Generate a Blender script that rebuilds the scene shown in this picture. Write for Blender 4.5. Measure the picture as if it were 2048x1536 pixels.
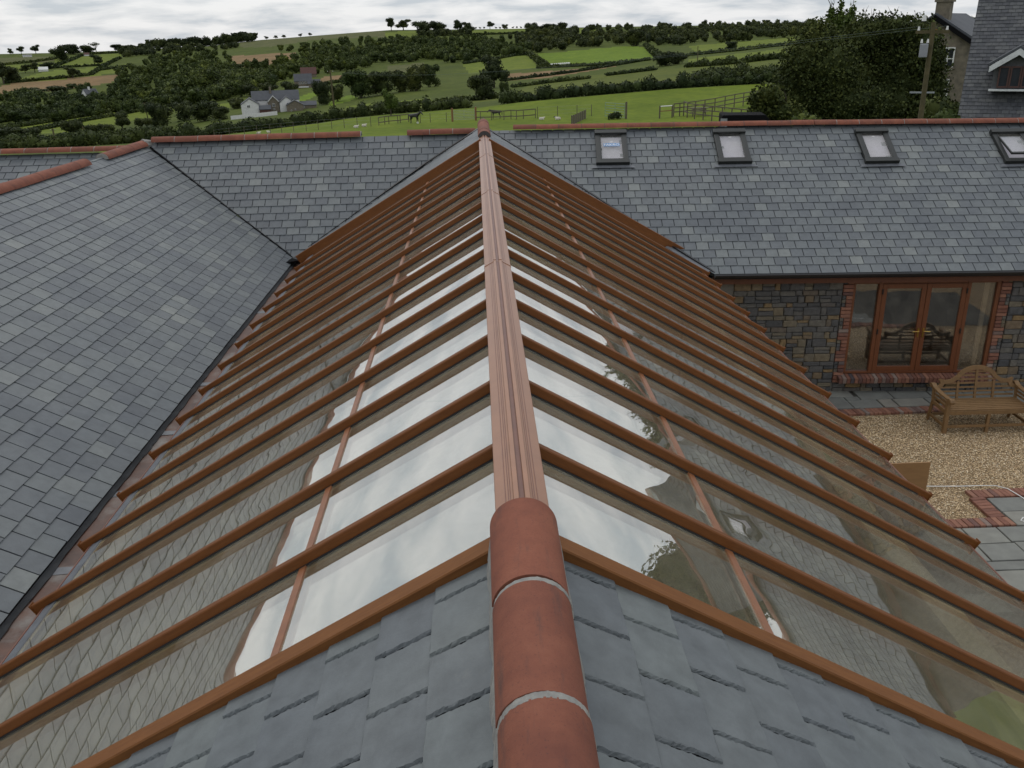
import bpy, bmesh, math, random
import numpy as np
from mathutils import Vector, Matrix

random.seed(11)
RNG = np.random.default_rng(11)
PI = math.pi
for o in list(bpy.data.objects):
    bpy.data.objects.remove(o)
scn = bpy.context.scene
COL = scn.collection

# ------------------------------------------------------------------ camera
U = 0.85            # one glazing bay in metres: all building sizes below are given in bays
ZG = 5.02           # courtyard level is z = 0, the glazed ridge stands 5.02 m above it
def P(x, y, z):
    return Vector((x * U, y * U, z * U + ZG))
PITCH, YAW, ROLL = .3775, .0320, -.0220
FPX = 1751.86
CAMP = P(-.1532, -3.5636, 2.0972)
_F = Vector((math.sin(YAW) * math.cos(PITCH), math.cos(YAW) * math.cos(PITCH), -math.sin(PITCH)))
_R0 = Vector((math.cos(YAW), -math.sin(YAW), 0)); _U0 = _R0.cross(_F)
_R = _R0 * math.cos(ROLL) + _U0 * math.sin(ROLL)
_U = -_R0 * math.sin(ROLL) + _U0 * math.cos(ROLL)
cam = bpy.data.cameras.new('camera'); cam_o = bpy.data.objects.new('camera', cam); COL.objects.link(cam_o)
cam.sensor_width = 36; cam.lens = 36 * FPX / 2048; cam.clip_start = .05; cam.clip_end = 20000
cam_o.matrix_world = Matrix(((_R.x, _U.x, -_F.x, CAMP.x), (_R.y, _U.y, -_F.y, CAMP.y), (_R.z, _U.z, -_F.z, CAMP.z), (0, 0, 0, 1)))
scn.camera = cam_o
def px(p):
    d = Vector(p) - CAMP; z = d.dot(_F)
    if z < .05: return (-9999, -9999, z)
    return (1024 + FPX * d.dot(_R) / z, 768 - FPX * d.dot(_U) / z, z)
def sight(x, y):
    return _F + _R * ((x - 1024) / FPX) - _U * ((y - 768) / FPX)

# ------------------------------------------------------------------ sky and sun
SUN_EL, SUN_AZ = math.radians(52), math.radians(-25)      # weak sun behind cloud, ahead and to the left
world = bpy.data.worlds.new('World'); scn.world = world; world.use_nodes = True
nt = world.node_tree; nt.nodes.clear()
def N(t, tree=None, **k):
    n = (tree or nt).nodes.new(t)
    for a, b in k.items(): setattr(n, a, b)
    return n
def mth(tree, op, a, b=None, clamp=False):
    n = tree.nodes.new('ShaderNodeMath'); n.operation = op; n.use_clamp = clamp
    for i, v in enumerate((a, b)):
        if v is None: continue
        if isinstance(v, (int, float)): n.inputs[i].default_value = v
        else: tree.links.new(v, n.inputs[i])
    return n.outputs[0]
tc = N('ShaderNodeTexCoord'); sep = N('ShaderNodeSeparateXYZ'); nt.links.new(tc.outputs['Generated'], sep.inputs[0])
zc = mth(nt, 'MAXIMUM', sep.outputs[2], 0.0); zd = mth(nt, 'ADD', zc, .16)
cx = mth(nt, 'DIVIDE', sep.outputs[0], zd); cy = mth(nt, 'DIVIDE', sep.outputs[1], zd)
cmb = N('ShaderNodeCombineXYZ'); nt.links.new(cx, cmb.inputs[0]); nt.links.new(cy, cmb.inputs[1])
n1 = N('ShaderNodeTexNoise'); n1.inputs['Scale'].default_value = 2.3; n1.inputs['Detail'].default_value = 7; n1.inputs['Roughness'].default_value = .55; n1.inputs['Distortion'].default_value = .25
nt.links.new(cmb.outputs[0], n1.inputs['Vector'])
r1 = N('ShaderNodeValToRGB'); nt.links.new(n1.outputs['Fac'], r1.inputs[0])
r1.color_ramp.elements[0].position = .36; r1.color_ramp.elements[0].color = (.60, .66, .73, 1)
r1.color_ramp.elements[1].position = .60; r1.color_ramp.elements[1].color = (.97, .98, 1.0, 1)
e = r1.color_ramp.elements.new(.47); e.color = (.80, .83, .87, 1)
# overcast vault: a little brighter overhead than at the horizon
zen = mth(nt, 'ADD', mth(nt, 'MULTIPLY', zc, .30), .90)
mulz = N('ShaderNodeVectorMath', operation='SCALE'); nt.links.new(r1.outputs[0], mulz.inputs[0]); nt.links.new(zen, mulz.inputs['Scale'])
sky = N('ShaderNodeTexSky'); sky.sky_type = 'NISHITA'; sky.sun_disc = False; sky.sun_elevation = SUN_EL; sky.sun_rotation = SUN_AZ
skys = N('ShaderNodeVectorMath', operation='SCALE'); nt.links.new(sky.outputs[0], skys.inputs[0]); skys.inputs['Scale'].default_value = .10
mixw = N('ShaderNodeMix', data_type='RGBA'); mixw.inputs[0].default_value = .9
nt.links.new(skys.outputs[0], mixw.inputs[6]); nt.links.new(mulz.outputs[0], mixw.inputs[7])
bg = N('ShaderNodeBackground'); bg.inputs[1].default_value = 1.0; nt.links.new(mixw.outputs[2], bg.inputs[0])
wo = N('ShaderNodeOutputWorld'); nt.links.new(bg.outputs[0], wo.inputs[0])
sun = bpy.data.lights.new('sun', 'SUN'); sun.energy = .7; sun.angle = math.radians(25); sun.color = (1, .95, .88)
sun_o = bpy.data.objects.new('sun', sun); COL.objects.link(sun_o)
sd = Vector((math.sin(SUN_AZ) * math.cos(SUN_EL), math.cos(SUN_AZ) * math.cos(SUN_EL), math.sin(SUN_EL)))
sun_o.rotation_euler = sd.to_track_quat('Z', 'Y').to_euler(); sun_o.location = (0, 0, 60)
scn.view_settings.view_transform = 'Standard'; scn.view_settings.look = 'None'
scn.view_settings.exposure = 0; scn.view_settings.gamma = 1; scn.view_settings.use_curve_mapping = False
scn.render.engine = 'CYCLES'
scn.cycles.max_bounces = 8; scn.cycles.transparent_max_bounces = 16

# ------------------------------------------------------------------ helpers
class MB:
    def __init__(s): s.v = []; s.f = []
    def add(s, vs, fs):
        n = len(s.v); s.v += [tuple(v) for v in vs]; s.f += [tuple(i + n for i in f) for f in fs]
    def box(s, c, size, M=None):
        x, y, z = size[0] / 2, size[1] / 2, size[2] / 2; c = Vector(c)
        vs = [Vector((a * x, b * y, d * z)) for d in (-1, 1) for b in (-1, 1) for a in (-1, 1)]
        vs = [(M @ v if M is not None else v) + c for v in vs]
        s.add(vs, [(0, 2, 3, 1), (4, 5, 7, 6), (0, 1, 5, 4), (2, 6, 7, 3), (0, 4, 6, 2), (1, 3, 7, 5)])
    def prism(s, poly, a, b):
        """poly: list of 2D pts -> functions a(pt), b(pt) give the two end caps"""
        n = len(poly); A = [a(p) for p in poly]; B = [b(p) for p in poly]
        s.add(A + B, [tuple(range(n))[::-1], tuple(range(n, 2 * n))] + [(i, (i + 1) % n, n + (i + 1) % n, n + i) for i in range(n)])
    def tube(s, pts, r, n=8, cap=True):
        pts = [Vector(p) for p in pts]; m = len(pts); rs = r if isinstance(r, (list, tuple)) else [r] * m
        base = len(s.v); fs = []
        ref = Vector((0, 0, 1))
        for i, p in enumerate(pts):
            t = (pts[min(i + 1, m - 1)] - pts[max(i - 1, 0)]).normalized()
            a = t.cross(ref if abs(t.dot(ref)) < .95 else Vector((1, 0, 0))).normalized(); b = t.cross(a)
            for k in range(n):
                an = 2 * PI * k / n; s.v.append(tuple(p + a * (rs[i] * math.cos(an)) + b * (rs[i] * math.sin(an))))
        for i in range(m - 1):
            for k in range(n):
                fs.append((base + i * n + k, base + i * n + (k + 1) % n, base + (i + 1) * n + (k + 1) % n, base + (i + 1) * n + k))
        if cap:
            fs.append(tuple(base + k for k in range(n))[::-1]); fs.append(tuple(base + (m - 1) * n + k for k in range(n)))
        s.f += fs
    def mesh(s, name, mat=None, smooth=False):
        me = bpy.data.meshes.new(name); me.from_pydata(s.v, [], s.f)
        if mat: me.materials.append(mat)
        if smooth: me.polygons.foreach_set('use_smooth', [True] * len(me.polygons))
        bm = bmesh.new(); bm.from_mesh(me); bmesh.ops.recalc_face_normals(bm, faces=bm.faces); bm.to_mesh(me); bm.free()
        if smooth: me.set_sharp_from_angle(angle=math.radians(38))
        me.update(); return me
    def build(s, name, mat, parent=None, smooth=False, bevel=0, label=None):
        o = link(name, s.mesh(name, mat, smooth), parent)
        if bevel:
            m = o.modifiers.new('bevel', 'BEVEL'); m.width = bevel; m.segments = 2; m.limit_method = 'ANGLE'
        if label: o['label'] = label
        return o
def link(name, me, parent=None, M=None):
    o = bpy.data.objects.new(name, me); COL.objects.link(o)
    if parent is not None: o.parent = parent
    if M is not None: o.matrix_local = M
    return o
def thing(name, label, cat, loc=(0, 0, 0), rz=0, group=None):
    o = bpy.data.objects.new(name, None); COL.objects.link(o); o.location = loc; o.rotation_euler = (0, 0, rz); o.empty_display_size = .3
    return tag(o, label, cat, group)
def tag(o, label, cat, group=None):
    o['label'] = label; o['category'] = cat
    if group: o['group'] = group
    return o
def struct(o): o['kind'] = 'structure'; return o
def stuff(o): o['kind'] = 'stuff'; return o
def frame(O, A, Up, Nn):
    return Matrix(((A.x, Up.x, Nn.x, O.x), (A.y, Up.y, Nn.y, O.y), (A.z, Up.z, Nn.z, O.z), (0, 0, 0, 1)))
def np_mesh(name, V, F, mat, parent=None):
    """V (n,3), F (m,k) arrays"""
    me = bpy.data.meshes.new(name); k = F.shape[1]
    me.vertices.add(len(V)); me.vertices.foreach_set('co', np.asarray(V, np.float32).ravel())
    me.loops.add(F.size); me.loops.foreach_set('vertex_index', np.asarray(F, np.int32).ravel())
    me.polygons.add(len(F)); me.polygons.foreach_set('loop_start', np.arange(0, F.size, k, dtype=np.int32))
    me.materials.append(mat); me.update(calc_edges=True); me.validate()
    return link(name, me, parent)

# ------------------------------------------------------------------ materials
def newmat(name):
    m = bpy.data.materials.new(name); m.use_nodes = True; t = m.node_tree; t.nodes.clear()
    out = t.nodes.new('ShaderNodeOutputMaterial'); b = t.nodes.new('ShaderNodeBsdfPrincipled'); t.links.new(b.outputs[0], out.inputs[0])
    return m, t, b, out
def ramp(t, fac, stops):
    r = t.nodes.new('ShaderNodeValToRGB'); t.links.new(fac, r.inputs[0]); cr = r.color_ramp
    cr.elements[0].position = stops[0][0]; cr.elements[0].color = (*stops[0][1], 1)
    cr.elements[1].position = stops[-1][0]; cr.elements[1].color = (*stops[-1][1], 1)
    for p, c in stops[1:-1]:
        q = cr.elements.new(p); q.color = (*c, 1)
    return r.outputs[0]
def noise(t, scale, detail=4, rough=.55, vec=None, dist=0):
    n = t.nodes.new('ShaderNodeTexNoise'); n.inputs['Scale'].default_value = scale; n.inputs['Detail'].default_value = detail
    n.inputs['Roughness'].default_value = rough; n.inputs['Distortion'].default_value = dist
    if vec is not None: t.links.new(vec, n.inputs['Vector'])
    return n.outputs['Fac']
def coords(t, kind='Object', scale=(1, 1, 1)):
    c = t.nodes.new('ShaderNodeTexCoord'); m = t.nodes.new('ShaderNodeMapping'); m.inputs['Scale'].default_value = scale
    if kind == 'World':
        g = t.nodes.new('ShaderNodeNewGeometry'); t.links.new(g.outputs['Position'], m.inputs[0])
    else: t.links.new(c.outputs[kind], m.inputs[0])
    return m.outputs[0]
def rnd_id(t):
    oi = t.nodes.new('ShaderNodeObjectInfo'); g = t.nodes.new('ShaderNodeNewGeometry')
    return mth(t, 'FRACT', mth(t, 'ADD', oi.outputs['Random'], g.outputs['Random Per Island']))
def mixc(t, fac, a, b, blend='MIX'):
    n = t.nodes.new('ShaderNodeMix'); n.data_type = 'RGBA'; n.blend_type = blend
    for i, v in ((0, fac), (6, a), (7, b)):
        if isinstance(v, (int, float)): n.inputs[i].default_value = v
        elif isinstance(v, tuple): n.inputs[i].default_value = (*v, 1)
        else: t.links.new(v, n.inputs[i])
    return n.outputs[2]
def bump(t, b, h, strength=.3, dist=.01):
    n = t.nodes.new('ShaderNodeBump'); n.inputs['Strength'].default_value = strength; n.inputs['Distance'].default_value = dist
    t.links.new(h, n.inputs['Height']); t.links.new(n.outputs[0], b.inputs['Normal']); return n
def pm(name, c1, c2=None, rough=.7, scale=6, kind='World', sc=(1, 1, 1), bmp=0, bdist=.01, rnd=None, spec=.5, detail=5, dirt=None, metal=0):
    m, t, b, out = newmat(name); v = coords(t, kind, sc)
    c2 = c2 or tuple(x * .7 for x in c1)
    f = noise(t, scale, detail, .6, v)
    c = ramp(t, f, [(.3, c2), (.7, c1)])
    if rnd:
        r = rnd_id(t); c = mixc(t, 1.0, c, ramp(t, r, rnd), 'MULTIPLY')
    if dirt:
        d = noise(t, dirt[1], 6, .65, v); c = mixc(t, ramp(t, d, [(.5, (0, 0, 0)), (.72, (1, 1, 1))]), c, dirt[0])
    t.links.new(c, b.inputs['Base Color']); b.inputs['Roughness'].default_value = rough; b.inputs['Metallic'].default_value = metal
    b.inputs['Specular IOR Level'].default_value = spec
    if bmp: bump(t, b, noise(t, scale * 3, 6, .65, v), bmp, bdist)
    return m
def g3(a, b): return [(0, (a, a, a)), (1, (b, b, b))]

SLK = .96
def slate_mat(name, stops, mott=.12):
    m, t, b, out = newmat(name); r = rnd_id(t); v = coords(t, 'World')
    c = ramp(t, r, [(p_, tuple(q * SLK for q in c_)) for p_, c_ in stops])
    n = noise(t, 9, 6, .62, v); n2 = noise(t, 1.1, 3, .5, v); n3 = noise(t, 55, 4, .6, v)
    c = mixc(t, 1.0, c, ramp(t, n, [(.25, (1 - mott * 1.6,) * 3), (.75, (1 + mott,) * 3)]), 'MULTIPLY')
    c = mixc(t, 1.0, c, ramp(t, n2, [(.3, (.86, .88, .9)), (.7, (1.1, 1.1, 1.06))]), 'MULTIPLY')
    c = mixc(t, ramp(t, noise(t, 3.2, 7, .7, v), [(.66, (0, 0, 0)), (.8, (.35, .35, .35))]), c, (.22, .22, .19))
    t.links.new(c, b.inputs['Base Color']); b.inputs['Roughness'].default_value = .58; b.inputs['Specular IOR Level'].default_value = .45
    bump(t, b, mth(t, 'ADD', n, mth(t, 'MULTIPLY', n3, .35)), .45, .006)
    return m
SL = [(0, (.098, .108, .119)), (.22, (.109, .120, .132)), (.48, (.119, .131, .141)), (.74, (.129, .142, .149)), (.91, (.145, .158, .162)), (1, (.172, .184, .182))]
M_slate = slate_mat('slate', SL)
M_slate_near = slate_mat('slate_near', [(0, (.108, .120, .130)), (.5, (.122, .135, .142)), (.85, (.130, .145, .148)), (1, (.155, .172, .168))], .16)
M_slate_old = slate_mat('slate_old', [(0, (.045, .048, .055)), (.5, (.065, .068, .076)), (1, (.095, .098, .10))], .25)
M_deck = pm('roof_felt', (.042, .045, .049), rough=.95)
def tile_mat():
    m, t, b, out = newmat('terracotta'); v = coords(t, 'World'); vs = coords(t, 'World', (9, 1.3, 3)); oi = t.nodes.new('ShaderNodeObjectInfo')
    c = ramp(t, noise(t, 5, 6, .65, v), [(.3, (.150, .053, .035)), (.55, (.205, .074, .045)), (.75, (.245, .096, .058))])
    c = mixc(t, 1, c, ramp(t, oi.outputs['Random'], [(0, (.84, .86, .9)), (1, (1.08, 1.03, 1.0))]), 'MULTIPLY')
    c = mixc(t, ramp(t, noise(t, 2.2, 7, .7, vs), [(.55, (0, 0, 0)), (.74, (.75, .75, .75))]), c, (.075, .048, .042))
    c = mixc(t, ramp(t, noise(t, 140, 2, .5, v), [(.60, (0, 0, 0)), (.72, (.55, .55, .55))]), c, (.09, .04, .032))
    c = mixc(t, ramp(t, noise(t, 11, 8, .75, v), [(.70, (0, 0, 0)), (.78, (.5, .5, .5))]), c, (.34, .25, .21))
    t.links.new(c, b.inputs['Base Color']); b.inputs['Roughness'].default_value = .85; b.inputs['Specular IOR Level'].default_value = .3
    bump(t, b, mth(t, 'ADD', noise(t, 120, 5, .7, v), mth(t, 'MULTIPLY', noise(t, 9, 5, .6, v), 2.0)), .35, .003); return m
M_tile = tile_mat()
M_tile_old = pm('terracotta_old', (.245, .082, .056), (.175, .058, .042), rough=.75, scale=7, sc=(1, .3, 1), bmp=.25, bdist=.004, rnd=[(0, (.86, .86, .88)), (1, (1.08, 1.05, 1.02))], dirt=((.10, .062, .052), 5.5))
M_mortar = pm('mortar', (.29, .285, .26), (.18, .175, .165), rough=.95, scale=22, bmp=.5, bdist=.01)
M_mortar_dk = pm('mortar_dark', (.075, .07, .066), (.045, .043, .042), rough=.95, scale=22)
def wood_mat(name, c1, c2, sc, rough=.42, spec=.5):
    m, t, b, out = newmat(name); v = coords(t, 'Object', sc)
    f = noise(t, 3, 8, .68, v, .6); f2 = noise(t, 14, 4, .6, v)
    c = ramp(t, f, [(.28, c2), (.5, tuple((a + d) / 2 for a, d in zip(c1, c2))), (.72, c1)])
    c = mixc(t, .25, c, ramp(t, f2, [(.3, c2), (.7, c1)]))
    t.links.new(c, b.inputs['Base Color']); b.inputs['Roughness'].default_value = rough; b.inputs['Specular IOR Level'].default_value = spec
    bump(t, b, f, .08, .003); return m
M_bar = wood_mat('foiled_oak', (.178, .062, .013), (.094, .031, .007), (2, 22, 22), .58, .25)
M_trim = wood_mat('foiled_oak_trim', (.200, .080, .022), (.108, .040, .011), (2, 22, 22), .7, .25)
M_door = wood_mat('door_oak', (.17, .055, .017), (.10, .030, .010), (18, 18, 2), .45)
M_cap = pm('ridge_metal', (.285, .128, .062), (.240, .105, .050), rough=.38, scale=7, kind='World', bmp=.03, spec=.75)
M_cap_groove = pm('ridge_groove', (.20, .088, .058), (.15, .065, .045), rough=.45)
M_transom = pm('transom_metal', (.25, .098, .038), (.18, .068, .026), rough=.42, scale=12, spec=.6)
M_gasket = pm('gasket', (.012, .012, .013), rough=.6)
M_gutter = pm('gutter_black', (.012, .012, .014), (.008, .008, .009), rough=.35)
M_lead = pm('lead', (.13, .14, .155), (.085, .09, .10), rough=.55, scale=8, bmp=.2)
M_copper = pm('copper_tray', (.115, .050, .030), (.042, .021, .016), rough=.55, scale=3.2, bmp=.15, dirt=((.17, .155, .14), 2.2), spec=.4)
M_fasc = pm('fascia_brown', (.13, .042, .018), (.09, .03, .012), rough=.6)
M_stone = pm('rubble_stone', (1.0, .97, .92), (.60, .58, .55), rough=.9, scale=14, bmp=.7, bdist=.02,
             rnd=[(0, (.075, .080, .088)), (.3, (.115, .115, .118)), (.52, (.15, .145, .132)), (.68, (.19, .165, .12)), (.80, (.255, .175, .085)), (.9, (.10, .105, .115)), (1, (.21, .155, .09))])
M_mort_wall = pm('wall_mortar', (.21, .195, .17), (.13, .122, .11), rough=.95, scale=12)
M_brick = pm('brick', (1, .96, .94), (.72, .68, .66), rough=.85, scale=16, bmp=.4, bdist=.006,
             rnd=[(0, (.17, .075, .052)), (.4, (.235, .105, .070)), (.7, (.29, .145, .095)), (.88, (.12, .065, .058)), (.95, (.28, .225, .19)), (1, (.07, .06, .07))])
M_flag = pm('flagstone', (1, 1, .97), (.74, .73, .72), rough=.8, scale=4, bmp=.25, bdist=.006, rnd=[(0, (.165, .17, .16)), (.5, (.20, .205, .19)), (.85, (.235, .235, .21)), (1, (.23, .20, .17))])
M_joint = pm('joint_sand', (.07, .065, .055), (.045, .042, .036), rough=1, scale=20)
def gravel_mat():
    m, t, b, out = newmat('gravel_bed'); v = coords(t, 'World')
    vo = t.nodes.new('ShaderNodeTexVoronoi'); vo.inputs['Scale'].default_value = 52; t.links.new(v, vo.inputs['Vector'])
    c = ramp(t, mth(t, 'FRACT', mth(t, 'MULTIPLY', vo.outputs['Color'], 3.7)), [(0, (.20, .13, .065)), (.35, (.40, .27, .135)), (.7, (.52, .375, .20)), (1, (.66, .53, .34))])
    c = mixc(t, 1, c, ramp(t, vo.outputs['Distance'], [(.0, (1, 1, 1)), (.6, (.35, .33, .3))]), 'MULTIPLY')
    t.links.new(c, b.inputs['Base Color']); b.inputs['Roughness'].default_value = .9; bump(t, b, mth(t, 'SUBTRACT', 1, vo.outputs['Distance']), .8, .012); return m
M_gravel = gravel_mat()
M_pebble = pm('pebble', (1, 1, 1), (.8, .8, .8), rough=.8, scale=30, rnd=[(0, (.32, .21, .115)), (.4, (.56, .40, .22)), (.75, (.66, .50, .30)), (.93, (.78, .67, .49)), (1, (.42, .31, .21))])
M_teak = wood_mat('teak', (.225, .128, .050), (.125, .068, .025), (4, 4, 4), .6)
M_ply = wood_mat('plywood', (.30, .165, .065), (.22, .115, .045), (1, 1, 3), .55)
M_brass = pm('brass', (.62, .42, .12), rough=.28, metal=1)
M_velux = pm('skylight_frame', (.016, .019, .017), (.011, .013, .012), rough=.5, scale=20)
M_blind = pm('skylight_inner', (.42, .40, .43), (.36, .345, .375), rough=.85, scale=2)
M_sticker = pm('sticker_blue', (.10, .26, .52), rough=.5)
M_white = pm('white_paint', (.72, .72, .70), (.60, .60, .58), rough=.6)
M_render = pm('white_render', (.68, .68, .66), (.54, .54, .52), rough=.85, scale=1.5)
M_plaster = pm('interior_plaster', (.56, .46, .29), (.47, .385, .24), rough=.9, scale=1.5)
M_intfloor = pm('interior_floor', (.42, .345, .22), (.33, .27, .17), rough=.6, scale=2.5)
M_black = pm('black_cover', (.008, .008, .009), rough=.9, spec=.1)
M_steel = pm('galvanised', (.30, .32, .33), (.22, .24, .25), rough=.5)
M_grpaint = pm('green_gate', (.20, .30, .25), rough=.6)
M_post = pm('fence_timber', (.13, .11, .08), (.07, .058, .042), rough=.95, scale=9)
M_plank = pm('orange_timber', (.24, .12, .055), (.15, .075, .035), rough=.9)
M_pole = pm('pole_timber', (.105, .085, .04), (.06, .052, .024), rough=.95, scale=4)
M_wire = pm('wire', (.06, .10, .085), rough=.6)
M_transf = pm('transformer_grey', (.26, .27, .29), (.22, .23, .25), rough=.5)
M_housestone = pm('house_stone', (.20, .17, .125), (.10, .088, .068), rough=.95, scale=2.2, bmp=.5, bdist=.05)
M_redroof = pm('red_roof', (.11, .05, .042), (.07, .035, .03), rough=.9, scale=1)
M_farroof = pm('far_slate_roof', (.075, .08, .09), (.055, .06, .068), rough=.8, scale=.6)
M_winpane = pm('dark_pane', (.03, .035, .04), rough=.12)
M_barge = pm('barge_white', (.66, .68, .68), rough=.6)
M_brownframe = pm('brown_frame', (.075, .030, .022), rough=.5)
M_grassnear = pm('near_grass', (.075, .115, .022), (.05, .085, .016), rough=.95, scale=.5)

def leaf_mat(name, stops, sheen=0):
    m, t, b, out = newmat(name); g = t.nodes.new('ShaderNodeNewGeometry'); oi = t.nodes.new('ShaderNodeObjectInfo')
    c = ramp(t, mth(t, 'FRACT', mth(t, 'ADD', g.outputs['Random Per Island'], 0)), stops)
    v = coords(t, 'World'); c = mixc(t, 1, c, ramp(t, noise(t, .12, 3, .5, v), [(.3, (.75, .8, .8)), (.7, (1.2, 1.15, 1.0))]), 'MULTIPLY')
    c = mixc(t, 1, c, ramp(t, noise(t, .028, 4, .65, v), [(.32, (.66, .72, .74)), (.5, (1.05, 1.05, 1)), (.68, (1.7, 1.55, 1.1))]), 'MULTIPLY')
    c = mixc(t, 1, c, ramp(t, oi.outputs['Random'], [(0, (.72, .78, .8)), (1, (1.3, 1.2, 1.0))]), 'MULTIPLY')
    t.links.new(c, b.inputs['Base Color']); b.inputs['Roughness'].default_value = .75; b.inputs['Specular IOR Level'].default_value = .2
    return m
M_leaf = leaf_mat('foliage', [(0, (.018, .030, .009)), (.5, (.034, .052, .014)), (1, (.060, .082, .022))])
M_leaf_dk = leaf_mat('foliage_dark', [(0, (.014, .022, .010)), (.5, (.028, .040, .015)), (1, (.050, .064, .022))])
M_leaf_lt = leaf_mat('foliage_light', [(0, (.05, .075, .014)), (.5, (.085, .12, .022)), (1, (.14, .17, .04))])
M_hedge = leaf_mat('hedge_foliage', [(0, (.016, .026, .009)), (.5, (.030, .044, .013)), (1, (.052, .070, .020))])
M_leaf_near = leaf_mat('foliage_near', [(0, (.018, .029, .009)), (.5, (.036, .050, .015)), (1, (.066, .082, .024))])
M_bark = pm('bark', (.07, .055, .04), (.04, .032, .024), rough=.95, scale=5)

def field_mat(name, c1, c2, scale=.05, stripe=None):
    m, t, b, out = newmat(name); v = coords(t, 'World')
    f = noise(t, scale, 6, .6, v); f2 = noise(t, scale * 18, 4, .6, v)
    c = ramp(t, f, [(.3, c2), (.7, c1)])
    c = mixc(t, 1, c, ramp(t, f2, [(.25, (.70, .74, .74)), (.75, (1.25, 1.2, 1.12))]), 'MULTIPLY')
    c = mixc(t, 1, c, ramp(t, noise(t, scale * 5, 5, .7, coords(t, 'World', (1, .35, 1))), [(.3, (.82, .86, .8)), (.7, (1.2, 1.12, 1.1))]), 'MULTIPLY')
    t.links.new(c, b.inputs['Base Color']); b.inputs['Roughness'].default_value = 1; b.inputs['Specular IOR Level'].default_value = .1
    return m
FM = dict(pad=field_mat('grass_paddock', (.122, .166, .018), (.092, .132, .012)),
          green=field_mat('grass_pasture', (.128, .165, .026), (.100, .132, .019), .02),
          bright=field_mat('grass_bright', (.122, .186, .020), (.100, .156, .015), .02),
          olive=field_mat('grass_olive', (.096, .118, .022), (.076, .096, .017), .03),
          tan=field_mat('stubble', (.215, .150, .082), (.165, .112, .058), .02),
          mix=field_mat('rough_pasture', (.105, .110, .048), (.075, .086, .032), .02),
          rough=field_mat('hillside_grass', (.076, .100, .018), (.052, .072, .014), .03))

def glass_mat(name, f0=.2, wav=.05, tint=(1, 1, 1), wscale=1.6, film=.0):
    m = bpy.data.materials.new(name); m.use_nodes = True; t = m.node_tree; t.nodes.clear()
    out = t.nodes.new('ShaderNodeOutputMaterial')
    lw = t.nodes.new('ShaderNodeLayerWeight'); lw.inputs[0].default_value = .5
    p5 = mth(t, 'POWER', lw.outputs['Facing'], 5.0); fac = mth(t, 'ADD', mth(t, 'MULTIPLY', p5, 1 - f0), f0, True)
    tr = t.nodes.new('ShaderNodeBsdfTransparent'); tr.inputs[0].default_value = (*tint, 1)
    gl = t.nodes.new('ShaderNodeBsdfGlossy'); gl.inputs['Roughness'].default_value = .0; gl.inputs[0].default_value = (1, 1, 1, 1)
    c = coords(t, 'World', (1, 1, 1)); oi = t.nodes.new('ShaderNodeObjectInfo')
    ad = t.nodes.new('ShaderNodeVectorMath'); ad.operation = 'ADD'; t.links.new(c, ad.inputs[0])
    cb = t.nodes.new('ShaderNodeCombineXYZ'); t.links.new(mth(t, 'MULTIPLY', oi.outputs['Random'], 40), cb.inputs[2]); t.links.new(cb.outputs[0], ad.inputs[1])
    h = noise(t, wscale, 2, .45, ad.outputs[0]); bn = t.nodes.new('ShaderNodeBump'); bn.inputs['Strength'].default_value = 1; bn.inputs['Distance'].default_value = wav
    t.links.new(h, bn.inputs['Height']); t.links.new(bn.outputs[0], gl.inputs['Normal'])
    # faint film of dust and rain marks on the pane
    df = t.nodes.new('ShaderNodeBsdfDiffuse'); df.inputs[0].default_value = (.52, .50, .42, 1)
    dn = noise(t, 2.3, 7, .7, ad.outputs[0]); dfac = mth(t, 'ADD', mth(t, 'MULTIPLY', mth(t, 'SUBTRACT', dn, .38, True), .26), film)
    mx = t.nodes.new('ShaderNodeMixShader'); t.links.new(fac, mx.inputs[0]); t.links.new(tr.outputs[0], mx.inputs[1]); t.links.new(gl.outputs[0], mx.inputs[2])
    m2 = t.nodes.new('ShaderNodeMixShader'); t.links.new(dfac, m2.inputs[0]); t.links.new(mx.outputs[0], m2.inputs[1]); t.links.new(df.outputs[0], m2.inputs[2])
    t.links.new(m2.outputs[0], out.inputs[0]); return m
M_glass = glass_mat('roof_glass', .38, .0032, (.93, .94, .87), 1.2, .035)
M_doorglass = glass_mat('door_glass', .16, .002, (.8, .8, .8))

# ------------------------------------------------------------------ terrain
# survey curves of the valley: distance from the viewpoint (m) and sighted points of the ground along each
CUR = [(80, [(-300, 345), (2400, 325)]),
       (165, [(-300, 322), (0, 303), (380, 277), (541, 259), (587, 253), (637, 247), (700, 237), (780, 229), (850, 224), (905, 219), (960, 215), (1040, 205), (1140, 196), (1350, 178), (1540, 167), (1700, 152), (2400, 90)]),
       (400, [(-300, 296), (0, 280), (200, 272), (350, 262), (460, 240), (600, 226), (700, 215), (850, 195), (1050, 175), (1300, 150), (1550, 120), (2400, 70)]),
       (700, [(-300, 230), (0, 215), (300, 200), (450, 180), (600, 168), (800, 152), (1000, 143), (1300, 115), (1550, 95), (2400, 56)]),
       (1100, [(-300, 170), (0, 160), (300, 140), (600, 115), (900, 102), (1300, 86), (1550, 76), (2400, 45)]),
       (1800, [(-300, 112), (0, 108), (150, 105), (280, 99), (420, 92), (520, 80), (700, 66), (780, 60), (1000, 58), (1200, 54), (1400, 51), (1600, 48), (2400, 34)])]
RAD = [0, 30]; TAB = []
for d_, pts in CUR:
    az = []; tn = []
    for x_, y_ in pts:
        s = sight(x_, y_); az.append(math.atan2(s.x, s.y)); tn.append(s.z / math.hypot(s.x, s.y))
    TAB.append((d_, np.array(az), np.array(tn)))
DS = np.array([t[0] for t in TAB], float)
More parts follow.
